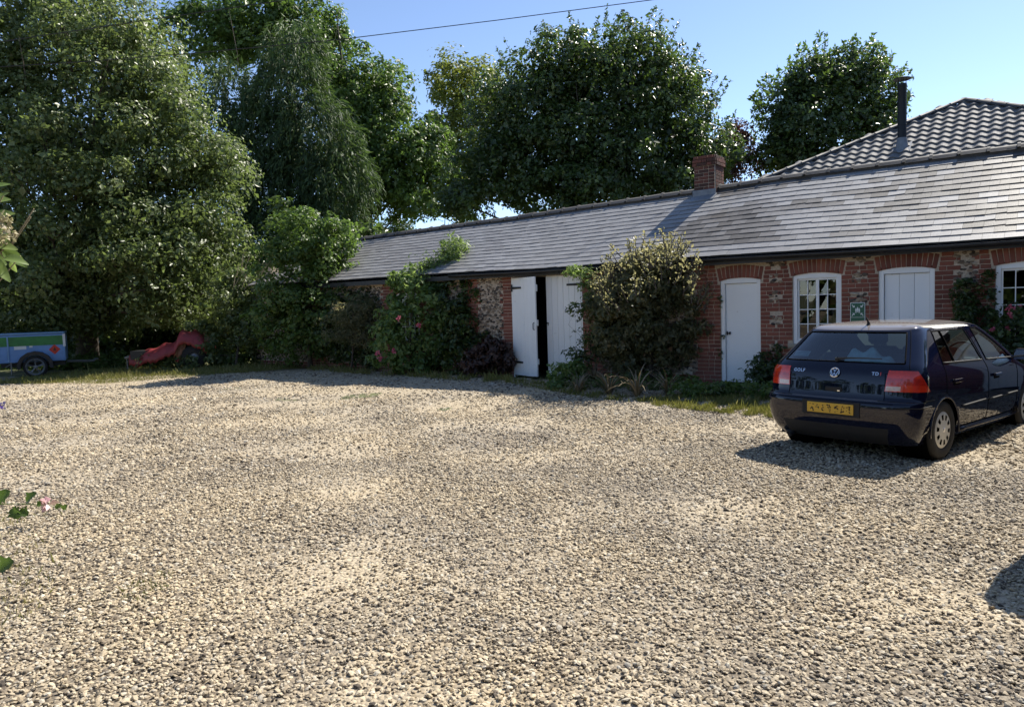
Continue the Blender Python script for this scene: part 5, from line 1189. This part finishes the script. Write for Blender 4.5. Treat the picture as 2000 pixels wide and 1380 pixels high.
plum = plant('plum_tree', 'small purple leaved tree peeping over the ridge right of the chimney', 'tree', ground_under(1430, 31), T6, LEAF_P, 9, 14, 0.09, 0.20, 0.10, seed=11)
top_sprigs(plum, [(u, v, rs.gauss(0.2, .3), rs.uniform(20, 45)) for u, v in arc([(1395, 290), (1430, 270), (1475, 300)], 9)], 31, LEAF_P, 33)
T7 = LB(30, 1.6, (1620, 195, 85, 65, 0), (1545, 235, 50, 65, 0), (1690, 200, 55, 65, 0), (1620, 265, 115, 60, -.3), (1530, 300, 45, 40, 0), (1620, 320, 120, 40, -.2), (1720, 265, 40, 60, .2), (1575, 160, 35, 35, .2), (1660, 140, 45, 35, 0), (1745, 290, 30, 40, .3))
t7 = plant('broadleaf_tree', 'round dark tree with pale upright shoots behind the stove flue', 'tree', ground_under(1620, 30.4), T7, LEAF_D, 6.5, 17, 0.125, 0.26, 0.26, seed=13, lumpy=0.32, kd=2.0)
top_sprigs(t7, [(u, v, (u - 1620) / 260 + rs.gauss(0, .15), rs.uniform(26, 52)) for u, v in arc([(1490, 260), (1500, 200), (1540, 160), (1580, 125), (1640, 118), (1700, 125), (1740, 165), (1765, 230)], 40)], 30, LEAF_B, 35, size=.15)
plant('far_tree', 'tiny dark far off tree in the sky gap over the roof left end', 'tree', ground_under(768, 70), LB(70, 1.2, (765, 442, 22, 13, 0), (790, 448, 20, 8, 0), (740, 452, 18, 8, 0)), LEAF_D, 5, 12, 0.16, 0.3, 0.15, seed=15)
# the dense hedge in the shade under the trees
HD = []
for i, u in enumerate(range(-260, 760, 75)): HD.append(px_lobe(u, 590 - 0.03 * (u - 300) + 22 * math.sin(i * 2.1), 30 + .6 * math.sin(i * 1.7), 66, 150, 1.3))
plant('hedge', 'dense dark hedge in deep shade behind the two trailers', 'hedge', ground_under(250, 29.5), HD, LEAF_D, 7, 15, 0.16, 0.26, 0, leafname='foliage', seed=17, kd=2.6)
HB = []  # unseen greenery behind and to the sides, added to darken car reflections and ambient
for i in range(11): HB.append((np.array([-19 + 4 * i + rs.gauss(0, .5), -11 - 1.5 * math.sin(i), 2.6]), np.array([2.8, 1.8, 4.6 + 1.4 * math.sin(i * 2.3)])))
for i in range(5): HB.append((np.array([-25 - .5 * i, -7 + 5 * i, 2.6]), np.array([1.8, 2.8, 5.0])))
for i in range(6): HB.append((np.array([17 + .5 * i, -1 + 2.2 * i, 4.6]), np.array([1.8, 1.8, 4.6])))
plant('hedge', 'unseen tall hedge added behind and right of the viewpoint to darken reflections', 'hedge', (0, -11, -0.17), HB, LEAF_B, 1.1, 14, 0.34, 0.4, 0, leafname='foliage', seed=19, back=1.0, inner=.4)

# shrubs in front of the stable
plant('elder_bush', 'tall leafy bush covering the left end of the slate roof', 'bush', ground_under(605, 20.8), LB(20.9, .95, (600, 470, 62, 62, 0), (650, 545, 42, 62, 0), (560, 540, 55, 80, 0), (610, 610, 68, 62, 0), (545, 640, 50, 60, .2), (660, 470, 28, 45, .2), (640, 660, 50, 40, 0)), LEAF_B, 16, 15, 0.085, 0.15, 0.07, seed=41, lumpy=.28)
plant('buddleia_bush', 'loose bush with dry flower stems between the red cover and the elder', 'bush', ground_under(460, 22.4), LB(23.2, .7, (462, 570, 45, 45, 0), (455, 630, 38, 42, 0), (490, 625, 45, 50, .2), (450, 690, 34, 24, 0), (500, 640, 36, 62, -.5), (515, 590, 36, 55, .3), (512, 660, 36, 40, .2)), LEAF_A, 15, 14, 0.085, 0.15, 0.05, seed=43)
dry = [o for o in bpy.data.objects if o.get('label', '').startswith('loose bush')][0]; b = MB(); bb = Vector(dry.location)
for i in range(26):
    u = rs.uniform(455, 520); p = at(u, rs.uniform(520, 575), 22.0 + rs.gauss(0, .3)); d = Vector((rs.uniform(.1, .8), 0, 1)).normalized(); L_ = rs.uniform(.35, .95); b.tube([p - bb, p + d * L_ * .6 - bb, p + d * L_ + Vector((.12, 0, -.05)) - bb], [.010, .008, .003], 4)
b.build('dry_stems', TWIG, dry, fix=False)
plant('silver_shrub', 'silvery grey fine leaved shrub low beside the elder trunk', 'shrub', ground_under(685, 19.6), LB(19.4, .6, (690, 610, 38, 32, 0), (660, 640, 32, 24, 0), (715, 590, 26, 26, .2), (700, 650, 32, 22, 0), (725, 640, 26, 40, .1)), LEAF_S, 22, 12, 0.075, 0.12, 0.03, seed=45, aspect=.25)
r_ = plant('rose_bush', 'sprawling green rose bush with pink blooms below the leafy vine', 'bush', ground_under(800, 18.2), LB(18.2, .6, (790, 640, 52, 42, 0), (845, 605, 40, 42, 0), (765, 680, 38, 32, 0), (850, 672, 38, 38, 0), (812, 558, 38, 36, .2), (805, 700, 50, 28, 0)), LEAF_L, 15, 12, 0.082, 0.13, 0.035, seed=47, lumpy=.3)
def blooms(root, pts, depth, mat, r, seed, name='bloom', per=16, group=None):
    g = np.random.default_rng(seed); base = np.array(root.location)
    for u, v in pts:
        c = np.array(at(u, v, depth)); d = unit(g.normal(size=(per, 3)) + np.array([0, -.8, .2])); P = c + d * r * .25; ax = unit(d + g.normal(0, .4, (per, 3))); L = np.full(per, r) * g.uniform(.7, 1.1, per)
        leaf_object(name, leaf_arrays(P, ax, unit(g.normal(size=(per, 3))), L, L * .8) - base, .5 + g.normal(0, .25, per), mat, root)
blooms(r_, [(738, 690), (742, 700), (817, 636), (779, 622), (770, 685)], 17.4, PETAL_M, .075, 3)
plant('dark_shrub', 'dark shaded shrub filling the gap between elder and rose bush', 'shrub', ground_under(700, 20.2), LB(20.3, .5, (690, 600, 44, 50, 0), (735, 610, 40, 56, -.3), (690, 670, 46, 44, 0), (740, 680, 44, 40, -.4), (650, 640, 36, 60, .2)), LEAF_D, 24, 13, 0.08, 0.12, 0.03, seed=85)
plant('bramble', 'pale green brambles trailing over the red covered machine', 'plant', ground_under(410, 22.4), LB(22.5, .3, (335, 704, 40, 9, 0), (412, 690, 14, 22, 0), (385, 640, 24, 12, .3), (410, 655, 14, 12, .2), (300, 700, 26, 10, 0), (372, 708, 10, 10, -.2)), LEAF_A, 40, 9, 0.075, 0.09, 0, leafname='leaves', seed=87)
plant('hollyhock', 'single tall leafy hollyhock spire against the slate roof', 'flower', ground_under(772, 18.6), LB(18.6, .12, (772, 555, 9, 24, 0), (772, 600, 11, 30, 0), (774, 650, 10, 30, 0)), LEAF_L, 90, 9, 0.07, 0.05, 0.012, leafname='leaves', seed=49)
plant('climbing_vine', 'pale green vine climbing over the gutter onto the slates', 'vine', ground_under(880, 18.9), LB(18.6, .35, (872, 525, 44, 30, 0), (888, 490, 24, 26, 0.1), (838, 545, 42, 24, 0), (910, 533, 28, 26, .1), (880, 560, 44, 18, -.1), (875, 550, 30, 22, -.05), (852, 565, 30, 20, -.1), (868, 590, 26, 22, -.15), (862, 625, 18, 24, -.2)), LEAF_L, 70, 9, 0.065, 0.10, 0.025, leafname='foliage', seed=51, lumpy=.4, aspect=.4)
plant('ivy_mass', 'dark ivy and russet shrub massed left of the double doors', 'ivy', ground_under(925, 17.6), LB(17.8, .5, (925, 590, 36, 46, .1), (900, 640, 42, 50, 0), (955, 690, 40, 42, -.1), (905, 695, 48, 34, -.1), (950, 640, 24, 40, .2), (870, 590, 30, 34, .3)), LEAF_D, 34, 13, 0.075, 0.10, 0.03, leafname='foliage', seed=53)
plant('russet_shrub', 'low russet leaved plant at the foot of the left door leaf', 'shrub', ground_under(965, 17.0), LB(17.0, .3, (958, 690, 26, 26, 0), (985, 700, 18, 24, 0), (930, 705, 24, 20, 0)), LEAF_P, 40, 11, 0.08, 0.10, 0.02, seed=55)
plant('rounded_bush', 'big rounded bush hiding the wall between double doors and white door', 'bush', ground_under(1270, 14.6), LB(14.7, .65, (1255, 565, 70, 52, 0), (1318, 560, 50, 56, 0), (1205, 585, 48, 44, 0), (1275, 640, 92, 62, 0), (1345, 640, 38, 84, .1), (1200, 650, 42, 52, .1), (1290, 515, 42, 24, 0), (1275, 695, 95, 36, .25), (1240, 520, 30, 18, .1)), LEAF_S, 34, 15, 0.062, 0.10, 0.05, seed=57, lumpy=.2)
rbush = [o for o in bpy.data.objects if o.get('label', '').startswith('big rounded')][0]
top_sprigs(rbush, [(u, v, (u - 1270) / 200 + rs.gauss(0, .3), rs.uniform(18, 44)) for u, v in arc([(1180, 560), (1215, 520), (1260, 500), (1300, 490), (1335, 500), (1360, 540), (1372, 590)], 60) + arc([(1170, 590), (1230, 545), (1300, 520), (1350, 550), (1375, 620)], 50) + arc([(1185, 620), (1250, 570), (1310, 555), (1365, 600)], 40)], 14.3, LEAF_S, 37, size=.06)
plant('vine_sprig', 'bright green climber sprig hanging over the right door leaf', 'vine', ground_under(1165, 15.5), LB(15.2, .2, (1150, 545, 22, 16, 0), (1125, 532, 18, 7, 0), (1158, 575, 18, 22, 0), (1175, 600, 16, 20, 0)), LEAF_L, 60, 10, 0.06, 0.07, 0.012, leafname='leaves', seed=59, aspect=.4)
plant('vine_sprig', 'thin leafy sprigs reaching across the lower right door leaf', 'vine', ground_under(1160, 14.9), LB(14.9, .15, (1128, 600, 14, 9, 0), (1135, 612, 10, 10, 0), (1140, 660, 14, 10, 0), (1122, 690, 16, 10, 0), (1145, 685, 14, 20, 0), (1165, 650, 14, 60, .1)), LEAF_D, 55, 8, 0.055, 0.07, 0.012, leafname='leaves', seed=61, aspect=.45)
plant('vine_tendril', 'thin dark ivy tendril creeping up the white door frame', 'vine', WP(-5.08, -.02, .0), [(np.array(WP(-5.06 + .04 * math.sin(z * 7), .0, z)), np.array([.02, .012, .05])) for z in (.55, .62, .9, 1.5, 1.57, 1.64)], LEAF_D, 420, 3, 0.03, 0.02, 0, leafname='leaves', seed=83)
plant('weed_clump', 'green weedy clump at the threshold of the double doors', 'plant', ground_under(1095, 14.9), LB(14.7, .3, (1100, 735, 24, 22, 0), (1085, 755, 20, 12, -.2), (1125, 720, 18, 20, .1)), LEAF_L, 50, 10, 0.06, 0.08, 0, leafname='leaves', seed=63)
plant('small_shrub', 'small dark shrub beside the foot of the plain white door', 'shrub', ground_under(1490, 13.4), LB(13.4, .28, (1490, 722, 20, 26, 0), (1475, 735, 16, 18, -.1), (1508, 735, 22, 26, 0), (1520, 700, 14, 26, .1)), LEAF_D, 60, 10, 0.055, 0.07, 0.015, seed=65)
plant('wall_climber', 'dark climber on the flint pier between shuttered door and right window', 'vine', WP(-1.15, -.12, .0), [(np.array(WP(-1.10, -.10, z)), np.array([.13 + .05 * math.sin(z * 5), .07, .24])) for z in (.3, .7, 1.05, 1.35, 1.6)] + [(np.array(WP(-.98, -.10, 1.15)), np.array([.2, .07, .22])), (np.array(WP(-.80, -.08, 1.6)), np.array([.035, .05, .4])), (np.array(WP(-.78, -.08, 1.1)), np.array([.06, .05, .4]))], LEAF_D, 120, 9, 0.042, 0.05, 0.018, leafname='foliage', seed=67)
rr_ = plant('red_rose', 'red rose bush growing in front of the right hand window', 'bush', ground_under(1972, 11.0), LB(11.0, .25, (1970, 655, 24, 38, 0), (1945, 675, 24, 30, 0), (1990, 680, 26, 34, 0), (1972, 612, 10, 18, 0)), LEAF_D, 80, 10, 0.048, 0.07, 0.015, seed=69)
blooms(rr_, [(1973, 597), (1979, 602), (1968, 604), (1971, 612), (1974, 618)], 10.8, PETAL_M, .034, 5, per=18); blooms(rr_, [(1940, 642), (1936, 645), (1967, 640), (1970, 646), (1992, 598)], 10.8, PETAL_M, .030, 6, per=16)

# strap leaved plants at the foot of the bush
def strap_plant(u, v, n, seed, L0=.55):
    g = random.Random(seed); base = on_ground(u, v); root = thing('strap_leaf_plant', '', 'plant', base); 
    for i in range(n):
        a = g.uniform(0, 6.28); ln = 1.2 * L0 * g.uniform(.6, 1.15); e = g.uniform(.85, 1.5); h = Vector((math.cos(a), math.sin(a), 0)); w = g.uniform(.010, .017); s_ = h.cross(Vector((0, 0, 1))); b = MB(); b.tint = g.random(); vs = []; p = h * .03; ang = e
        for k in range(7):
            ww = w * (1 - (k / 6) ** 2 * .9); vs += [p + s_ * ww, p + s_ * -ww]; p = p + (h * math.cos(ang) + Vector((0, 0, 1)) * math.sin(ang)) * ln / 6; ang -= .27 * g.uniform(.6, 1.4)
        vs = [Vector((q.x, q.y, max(q.z, .005))) for q in vs]; b.add(vs, [(2 * k, 2 * k + 1, 2 * k + 3, 2 * k + 2) for k in range(6)]); b.build('leaf', STRAP_M, root, smooth=True, fix=False)
    return root
for (u, v, n, sd__, L0, lab) in ((1130, 772, 26, 1, .5, 'brown strap leaved clump nearest the double doors'), (1190, 776, 26, 2, .62, 'arching straw coloured strap leaves left of the bush centre'), (1245, 780, 24, 3, .66, 'tall pale strap leaves under the middle of the rounded bush'), (1305, 776, 20, 4, .6, 'rightmost clump of dry strap leaves below the bush'), (1160, 754, 18, 5, .7, 'upright strap leaves behind the brown clump by the doors')):
    strap_plant(u, v - 6, n + 14, sd__, L0)['label'] = lab
for o in bpy.data.objects:
    if o.name.startswith('strap_leaf_plant'): o['group'] = 'strap leaved plants below the bush'

# grass, weeds and ground litter
def blades(name, label, regions, mat, seed, kind='stuff'):
    g = np.random.default_rng(seed); VV = []; TT = []
    for (poly, n, h, tint, clump) in regions:
        us = [p[0] for p in poly]; vs_ = [p[1] for p in poly]; P2 = []
        while len(P2) < n:
            u = g.uniform(min(us), max(us)); v = g.uniform(min(vs_), max(vs_)); c = False; j = len(poly) - 1
            for i in range(len(poly)):
                if (poly[i][1] > v) != (poly[j][1] > v) and u < (poly[j][0] - poly[i][0]) * (v - poly[i][1]) / (poly[j][1] - poly[i][1]) + poly[i][0]: c = not c
                j = i
            if c and (not clump or math.sin(u * .11 + v * .3) + math.sin(u * .05 - v * .21 + 1) + g.normal(0, .6) > clump - .5): q = on_ground(u, v); P2.append((q.x, q.y, q.z - .005))
        P = np.array(P2); m_ = len(P); ax = np.stack([g.normal(0, .45, m_), g.normal(0, .45, m_), np.ones(m_)], 1); nr_ = unit(np.stack([g.normal(0, 1, m_), g.normal(0, 1, m_), np.full(m_, .3)], 1)); L = h * np.exp(g.normal(0, .4, m_))
        VV.append(leaf_arrays(P, ax, nr_, L, np.maximum(.006, L * .13), .05)); TT.append(tint + g.normal(0, .18, m_))
    o = leaf_object(name, np.concatenate(VV), np.concatenate(TT), mat, None, kind); tag(o, label, 'grass'); return o
blades('grass', 'yellow green grass along the edges of the gravel', [
    ([(-60, 752), (60, 738), (130, 728), (300, 716), (480, 712), (600, 718), (480, 728), (330, 734), (200, 742), (80, 750)], 30000, .07, .58, 0), ([(60, 748), (250, 727), (430, 722), (420, 732), (200, 750)], 9000, .05, .5, 0),
    ([(1235, 782), (1330, 772), (1530, 775), (1530, 818), (1400, 806), (1290, 796)], 16000, .05, .58, 0.2), ([(600, 714), (1000, 738), (1000, 750), (760, 735), (600, 724)], 4500, .085, .62, 0.3), ([(1000, 740), (1090, 752), (1240, 778), (1230, 788), (1080, 766), (1000, 752)], 2500, .06, .5, .2)], GRASS_M, 71)
blades('dry_grass', 'dry straw and small weeds on the gravel at lower left', [([(-20, 1010), (70, 1020), (120, 1090), (90, 1180), (-20, 1260)], 420, .035, .85, .4), ([(-20, 1000), (160, 985), (150, 1010), (-20, 1030)], 120, .03, .5, .3), ([(260, 1120), (340, 1115), (330, 1150), (230, 1190)], 220, .022, .15, .3), ([(60, 1180), (330, 1140), (380, 1200), (120, 1320)], 120, .02, .2, .6)], GRASS_M, 73)
# low weeds along the foot of the walls and the trees
UG = []
for i in range(60):
    f = i / 59; u = 420 + 590 * f + rs.gauss(0, 6); q = on_ground(u, 712 + 22 * max(0, f - .3) + rs.uniform(-4, 4)); UG.append((np.array(q) + np.array([0, 0, .12]), np.array([.28, .25, .14 + .16 * rs.random()])))
for i in range(22):
    u = 1330 + 200 * i / 21; q = on_ground(u, 772 + rs.uniform(-6, 6)); UG.append((np.array(q) + np.array([0, 0, .07]), np.array([.16, .2, .06 + .10 * rs.random()])))
for i in range(24):
    u = 1110 + 235 * i / 23; q = on_ground(u, 752 + rs.uniform(-6, 10)); UG.append((np.array(q) + np.array([0, 0, .06]), np.array([.16, .16, .06 + .08 * rs.random()])))
for i in range(26):
    u = -40 + 330 * i / 25; q = on_ground(u, 727 - .02 * u + rs.uniform(-4, 3)); q.y += 1.0; UG.append((np.array(q) + np.array([0, 0, .15]), np.array([.4, .3, .2 + .2 * rs.random()])))
V, T = crown_leaves(UG, 22, 9, .055, .09, seed=75); o = leaf_object('undergrowth', V, T, LEAF_B, None, 'stuff'); tag(o, 'low mixed weeds along the foot of the wall and trees', 'undergrowth')

# foreground plants reaching in from the left edge
def big_leaf(b, P, ax, nr_, L, W, curl=.25, lobed=False):
    ax = Vector(ax).normalized(); s_ = ax.cross(Vector(nr_)).normalized(); n = s_.cross(ax); rows = 7; vs = []
    for k in range(rows + 1):
        f = k / rows; w = W * (math.sin(math.pi * min(1, f * .93 + .04)) ** .8) * (1.15 - .45 * f) * .5
        if lobed: w *= 1 + .35 * math.sin(f * 17)
        c = Vector(P) + ax * L * f - n * curl * L * f * f
        for q in (-1, -.5, 0, .5, 1): vs.append(c + s_ * w * q + n * (abs(q) * w * .35 + .02 * W * math.sin(9 * f + 3 * q)))
    fs = [(k * 5 + j, k * 5 + j + 1, k * 5 + j + 6, k * 5 + j + 5) for k in range(rows) for j in range(4)]; b.add(vs, fs)
g = random.Random(8); hy = thing('hydrangea', 'sunlit foreground shrub branch with faded flower heads at left edge', 'shrub', on_ground(-330, 1350)); hb0 = Vector(hy.location); hd = 2.7
b = MB(); st = []
for e in ((66, 408), (60, 424), (30, 450), (40, 500), (20, 470), (8, 380)):
    p0 = hb0 + Vector((g.gauss(0, .05), g.gauss(0, .05), .02)); p2 = at(e[0], e[1], hd + g.gauss(0, .03)); p1 = p0.lerp(p2, .6) + Vector((-.05, 0, .28)); b.tube([p - hb0 for p in (p0, p0.lerp(p1, .5) + Vector((-.05, 0, .1)), p1, p1.lerp(p2, .5), p2)], [.006, .005, .004, .003, .002], 6)
b.build('stem', TWIG, hy, smooth=True, fix=False)
for i in range(34):
    e = g.choice(((40, 430), (10, 470), (0, 400))); p2 = at(e[0] - 30, e[1], hd); p1 = hb0.lerp(p2, .6) + Vector((-.05, 0, .28)); f = g.uniform(.25, .95); p = hb0.lerp(p1, f / .6) if f < .6 else p1.lerp(p2, (f - .6) / .4)
    p = p + Vector((g.gauss(-.05, .07), g.gauss(0, .08), g.gauss(0, .05))); d_ = p - CP
    if 1000 + F * d_.dot(RT) / d_.dot(FW) > -110: continue
    b = MB(); b.tint = g.uniform(.2, .8); big_leaf(b, p - hb0, (g.gauss(0, 1), g.gauss(0, 1), g.uniform(-.6, .5)), (g.gauss(0, .4), g.gauss(0, .4), 1), g.uniform(.07, .11), g.uniform(.04, .06), curl=g.uniform(.1, .5)); b.build('leaf', LEAF_L, hy, smooth=True, fix=False)
for (u, v, L, ax, tint) in ((5, 405, .10, (.5, -.2, .6), .8), (0, 428, .11, (.7, 0, .25), .7), (10, 445, .07, (.4, -.2, -.7), .6), (28, 490, .10, (.6, 0, -.35), .55), (2, 480, .11, (.8, -.2, .1), .9), (8, 500, .10, (.3, -.2, -.9), .95), (-8, 505, .12, (.8, 0, -.5), .75), (30, 505, .085, (.9, 0, .05), .65), (44, 510, .05, (.2, 0, -1), .8), (-5, 375, .09, (.6, 0, .5), .5), (-12, 455, .11, (.9, 0, -.2), .7), (-20, 400, .12, (.9, 0, .4), .6), (-25, 490, .13, (.9, -.1, -.2), .6), (-30, 440, .13, (.9, -.3, .1), .6), (-60, 430, .14, (.5, -.4, .4), .5), (-70, 480, .14, (.5, -.4, -.4), .5), (-90, 410, .14, (-.3, -.4, .5), .5)):
    b = MB(); b.tint = tint; p = at(u - 22, v, hd + g.gauss(0, .04)); big_leaf(b, p - hb0, ax, (g.gauss(0, .3), -.7, .7), L * .82, L * .5, curl=g.uniform(.1, .6)); b.build('leaf', LEAF_L, hy, smooth=True, fix=False)
for (u, v, r) in ((28, 458, .036), (8, 463, .034), (26, 430, .028), (-30, 465, .045)):
    n = 60; gg = np.random.default_rng(int(u + 100)); d = unit(gg.normal(size=(n, 3))); c = np.array(at(u - 20, v, hd - .04) - hb0); L = np.full(n, .018)
    leaf_object('flower_head', leaf_arrays(c + d * r * .8, gg.normal(size=(n, 3)), unit(d + gg.normal(0, .4, (n, 3))), L, L * .85), .5 + gg.normal(0, .25, n), PETAL_C, hy)
ml = thing('mallow', 'trailing mallow with lobed green leaves and one pale pink flower', 'flower', on_ground(-120, 1080)); m0 = Vector(ml.location); md_ = (on_ground(60, 1000) - CP).dot(FW) * .94
b = MB(); P_ = [m0 + Vector((0, 0, .01))] + [at(u, v, md_) for u, v in ((-60, 990), (0, 984), (40, 983), (80, 986), (125, 992))]; b.tube([p - m0 for p in P_], [.006, .005, .004, .004, .003, .002], 5); b.build('stem', LEAF_L, ml, fix=False)
for (u, v, L, ax, tint) in ((-4, 978, .085, (.5, 0, .5), .5), (24, 992, .075, (.5, -.3, -.5), .1), (52, 980, .075, (.5, 0, .6), .25), (38, 996, .06, (.7, -.2, -.3), .05), (72, 985, .05, (.6, 0, .2), .5), (108, 992, .04, (.6, 0, .4), .6), (122, 994, .035, (.5, 0, .5), .7), (-40, 985, .09, (.3, 0, .6), .3), (-2, 1112, .09, (.6, -.2, .4), .1), (-4, 1118, .08, (.7, -.2, -.3), .2)):
    b = MB(); b.tint = tint; p = at(u, v, md_ if v < 1050 else md_ * .82); big_leaf(b, p - m0, ax, (g.gauss(0, .3), -.8, .6), L * 1.5, L * 1.65, curl=.2, lobed=True); b.build('leaf', LEAF_B, ml, smooth=True, fix=False)
blooms(ml, [(92, 983)], md_ * .99, leaf_mat('petal_pale', [(0, (.6, .3, .34)), (1, (.8, .55, .58))]), .075, 9, per=12)
pf = thing('purple_flower', 'purple flower tip poking in at the far left gravel edge', 'flower', on_ground(-40, 830)); blooms(pf, [(4, 790), (8, 793)], (on_ground(-40, 830) - CP).dot(FW) * .94, leaf_mat('petal_purple', [(0, (.12, .06, .35)), (1, (.3, .18, .6))]), .06, 10, per=10)
b = MB(); p0 = Vector(pf.location); b.tube([(0, 0, 0), (at(-15, 805, (p0 - CP).dot(FW) * .95) - p0), (at(4, 792, (p0 - CP).dot(FW) * .94) - p0)], [.008, .006, .004], 5); b.build('stem', LEAF_B, pf, fix=False)

# overhead cables
def cable(label, pts):
    P = [at(u, v, d) for u, v, d in pts]; P0 = P[0]; b = MB(); out = []
    for i in range(len(P) - 1):
        for k in range(8): out.append(P[i].lerp(P[i + 1], k / 8) - P0)
    out.append(P[-1] - P0); b.tube(out, .011, 5); o = b.build('overhead_cable', M_black, None, fix=False); o.location = P0; tag(o, label, 'cable', 'overhead cables')
cable('upper dark cable crossing in front of the treetops to the top edge', [(-700, 178, 19), (-60, 91, 19), (252, 45, 19), (560, 0, 19), (1300, -112, 19)])
cable('lower dark cable running across open sky to the top edge', [(-500, 160, 19.5), (150, 122, 19.5), (380, 104, 19.5), (660, 78, 19.5), (970, 40, 19.5), (1275, 0, 19.5), (2300, -140, 19.5)])
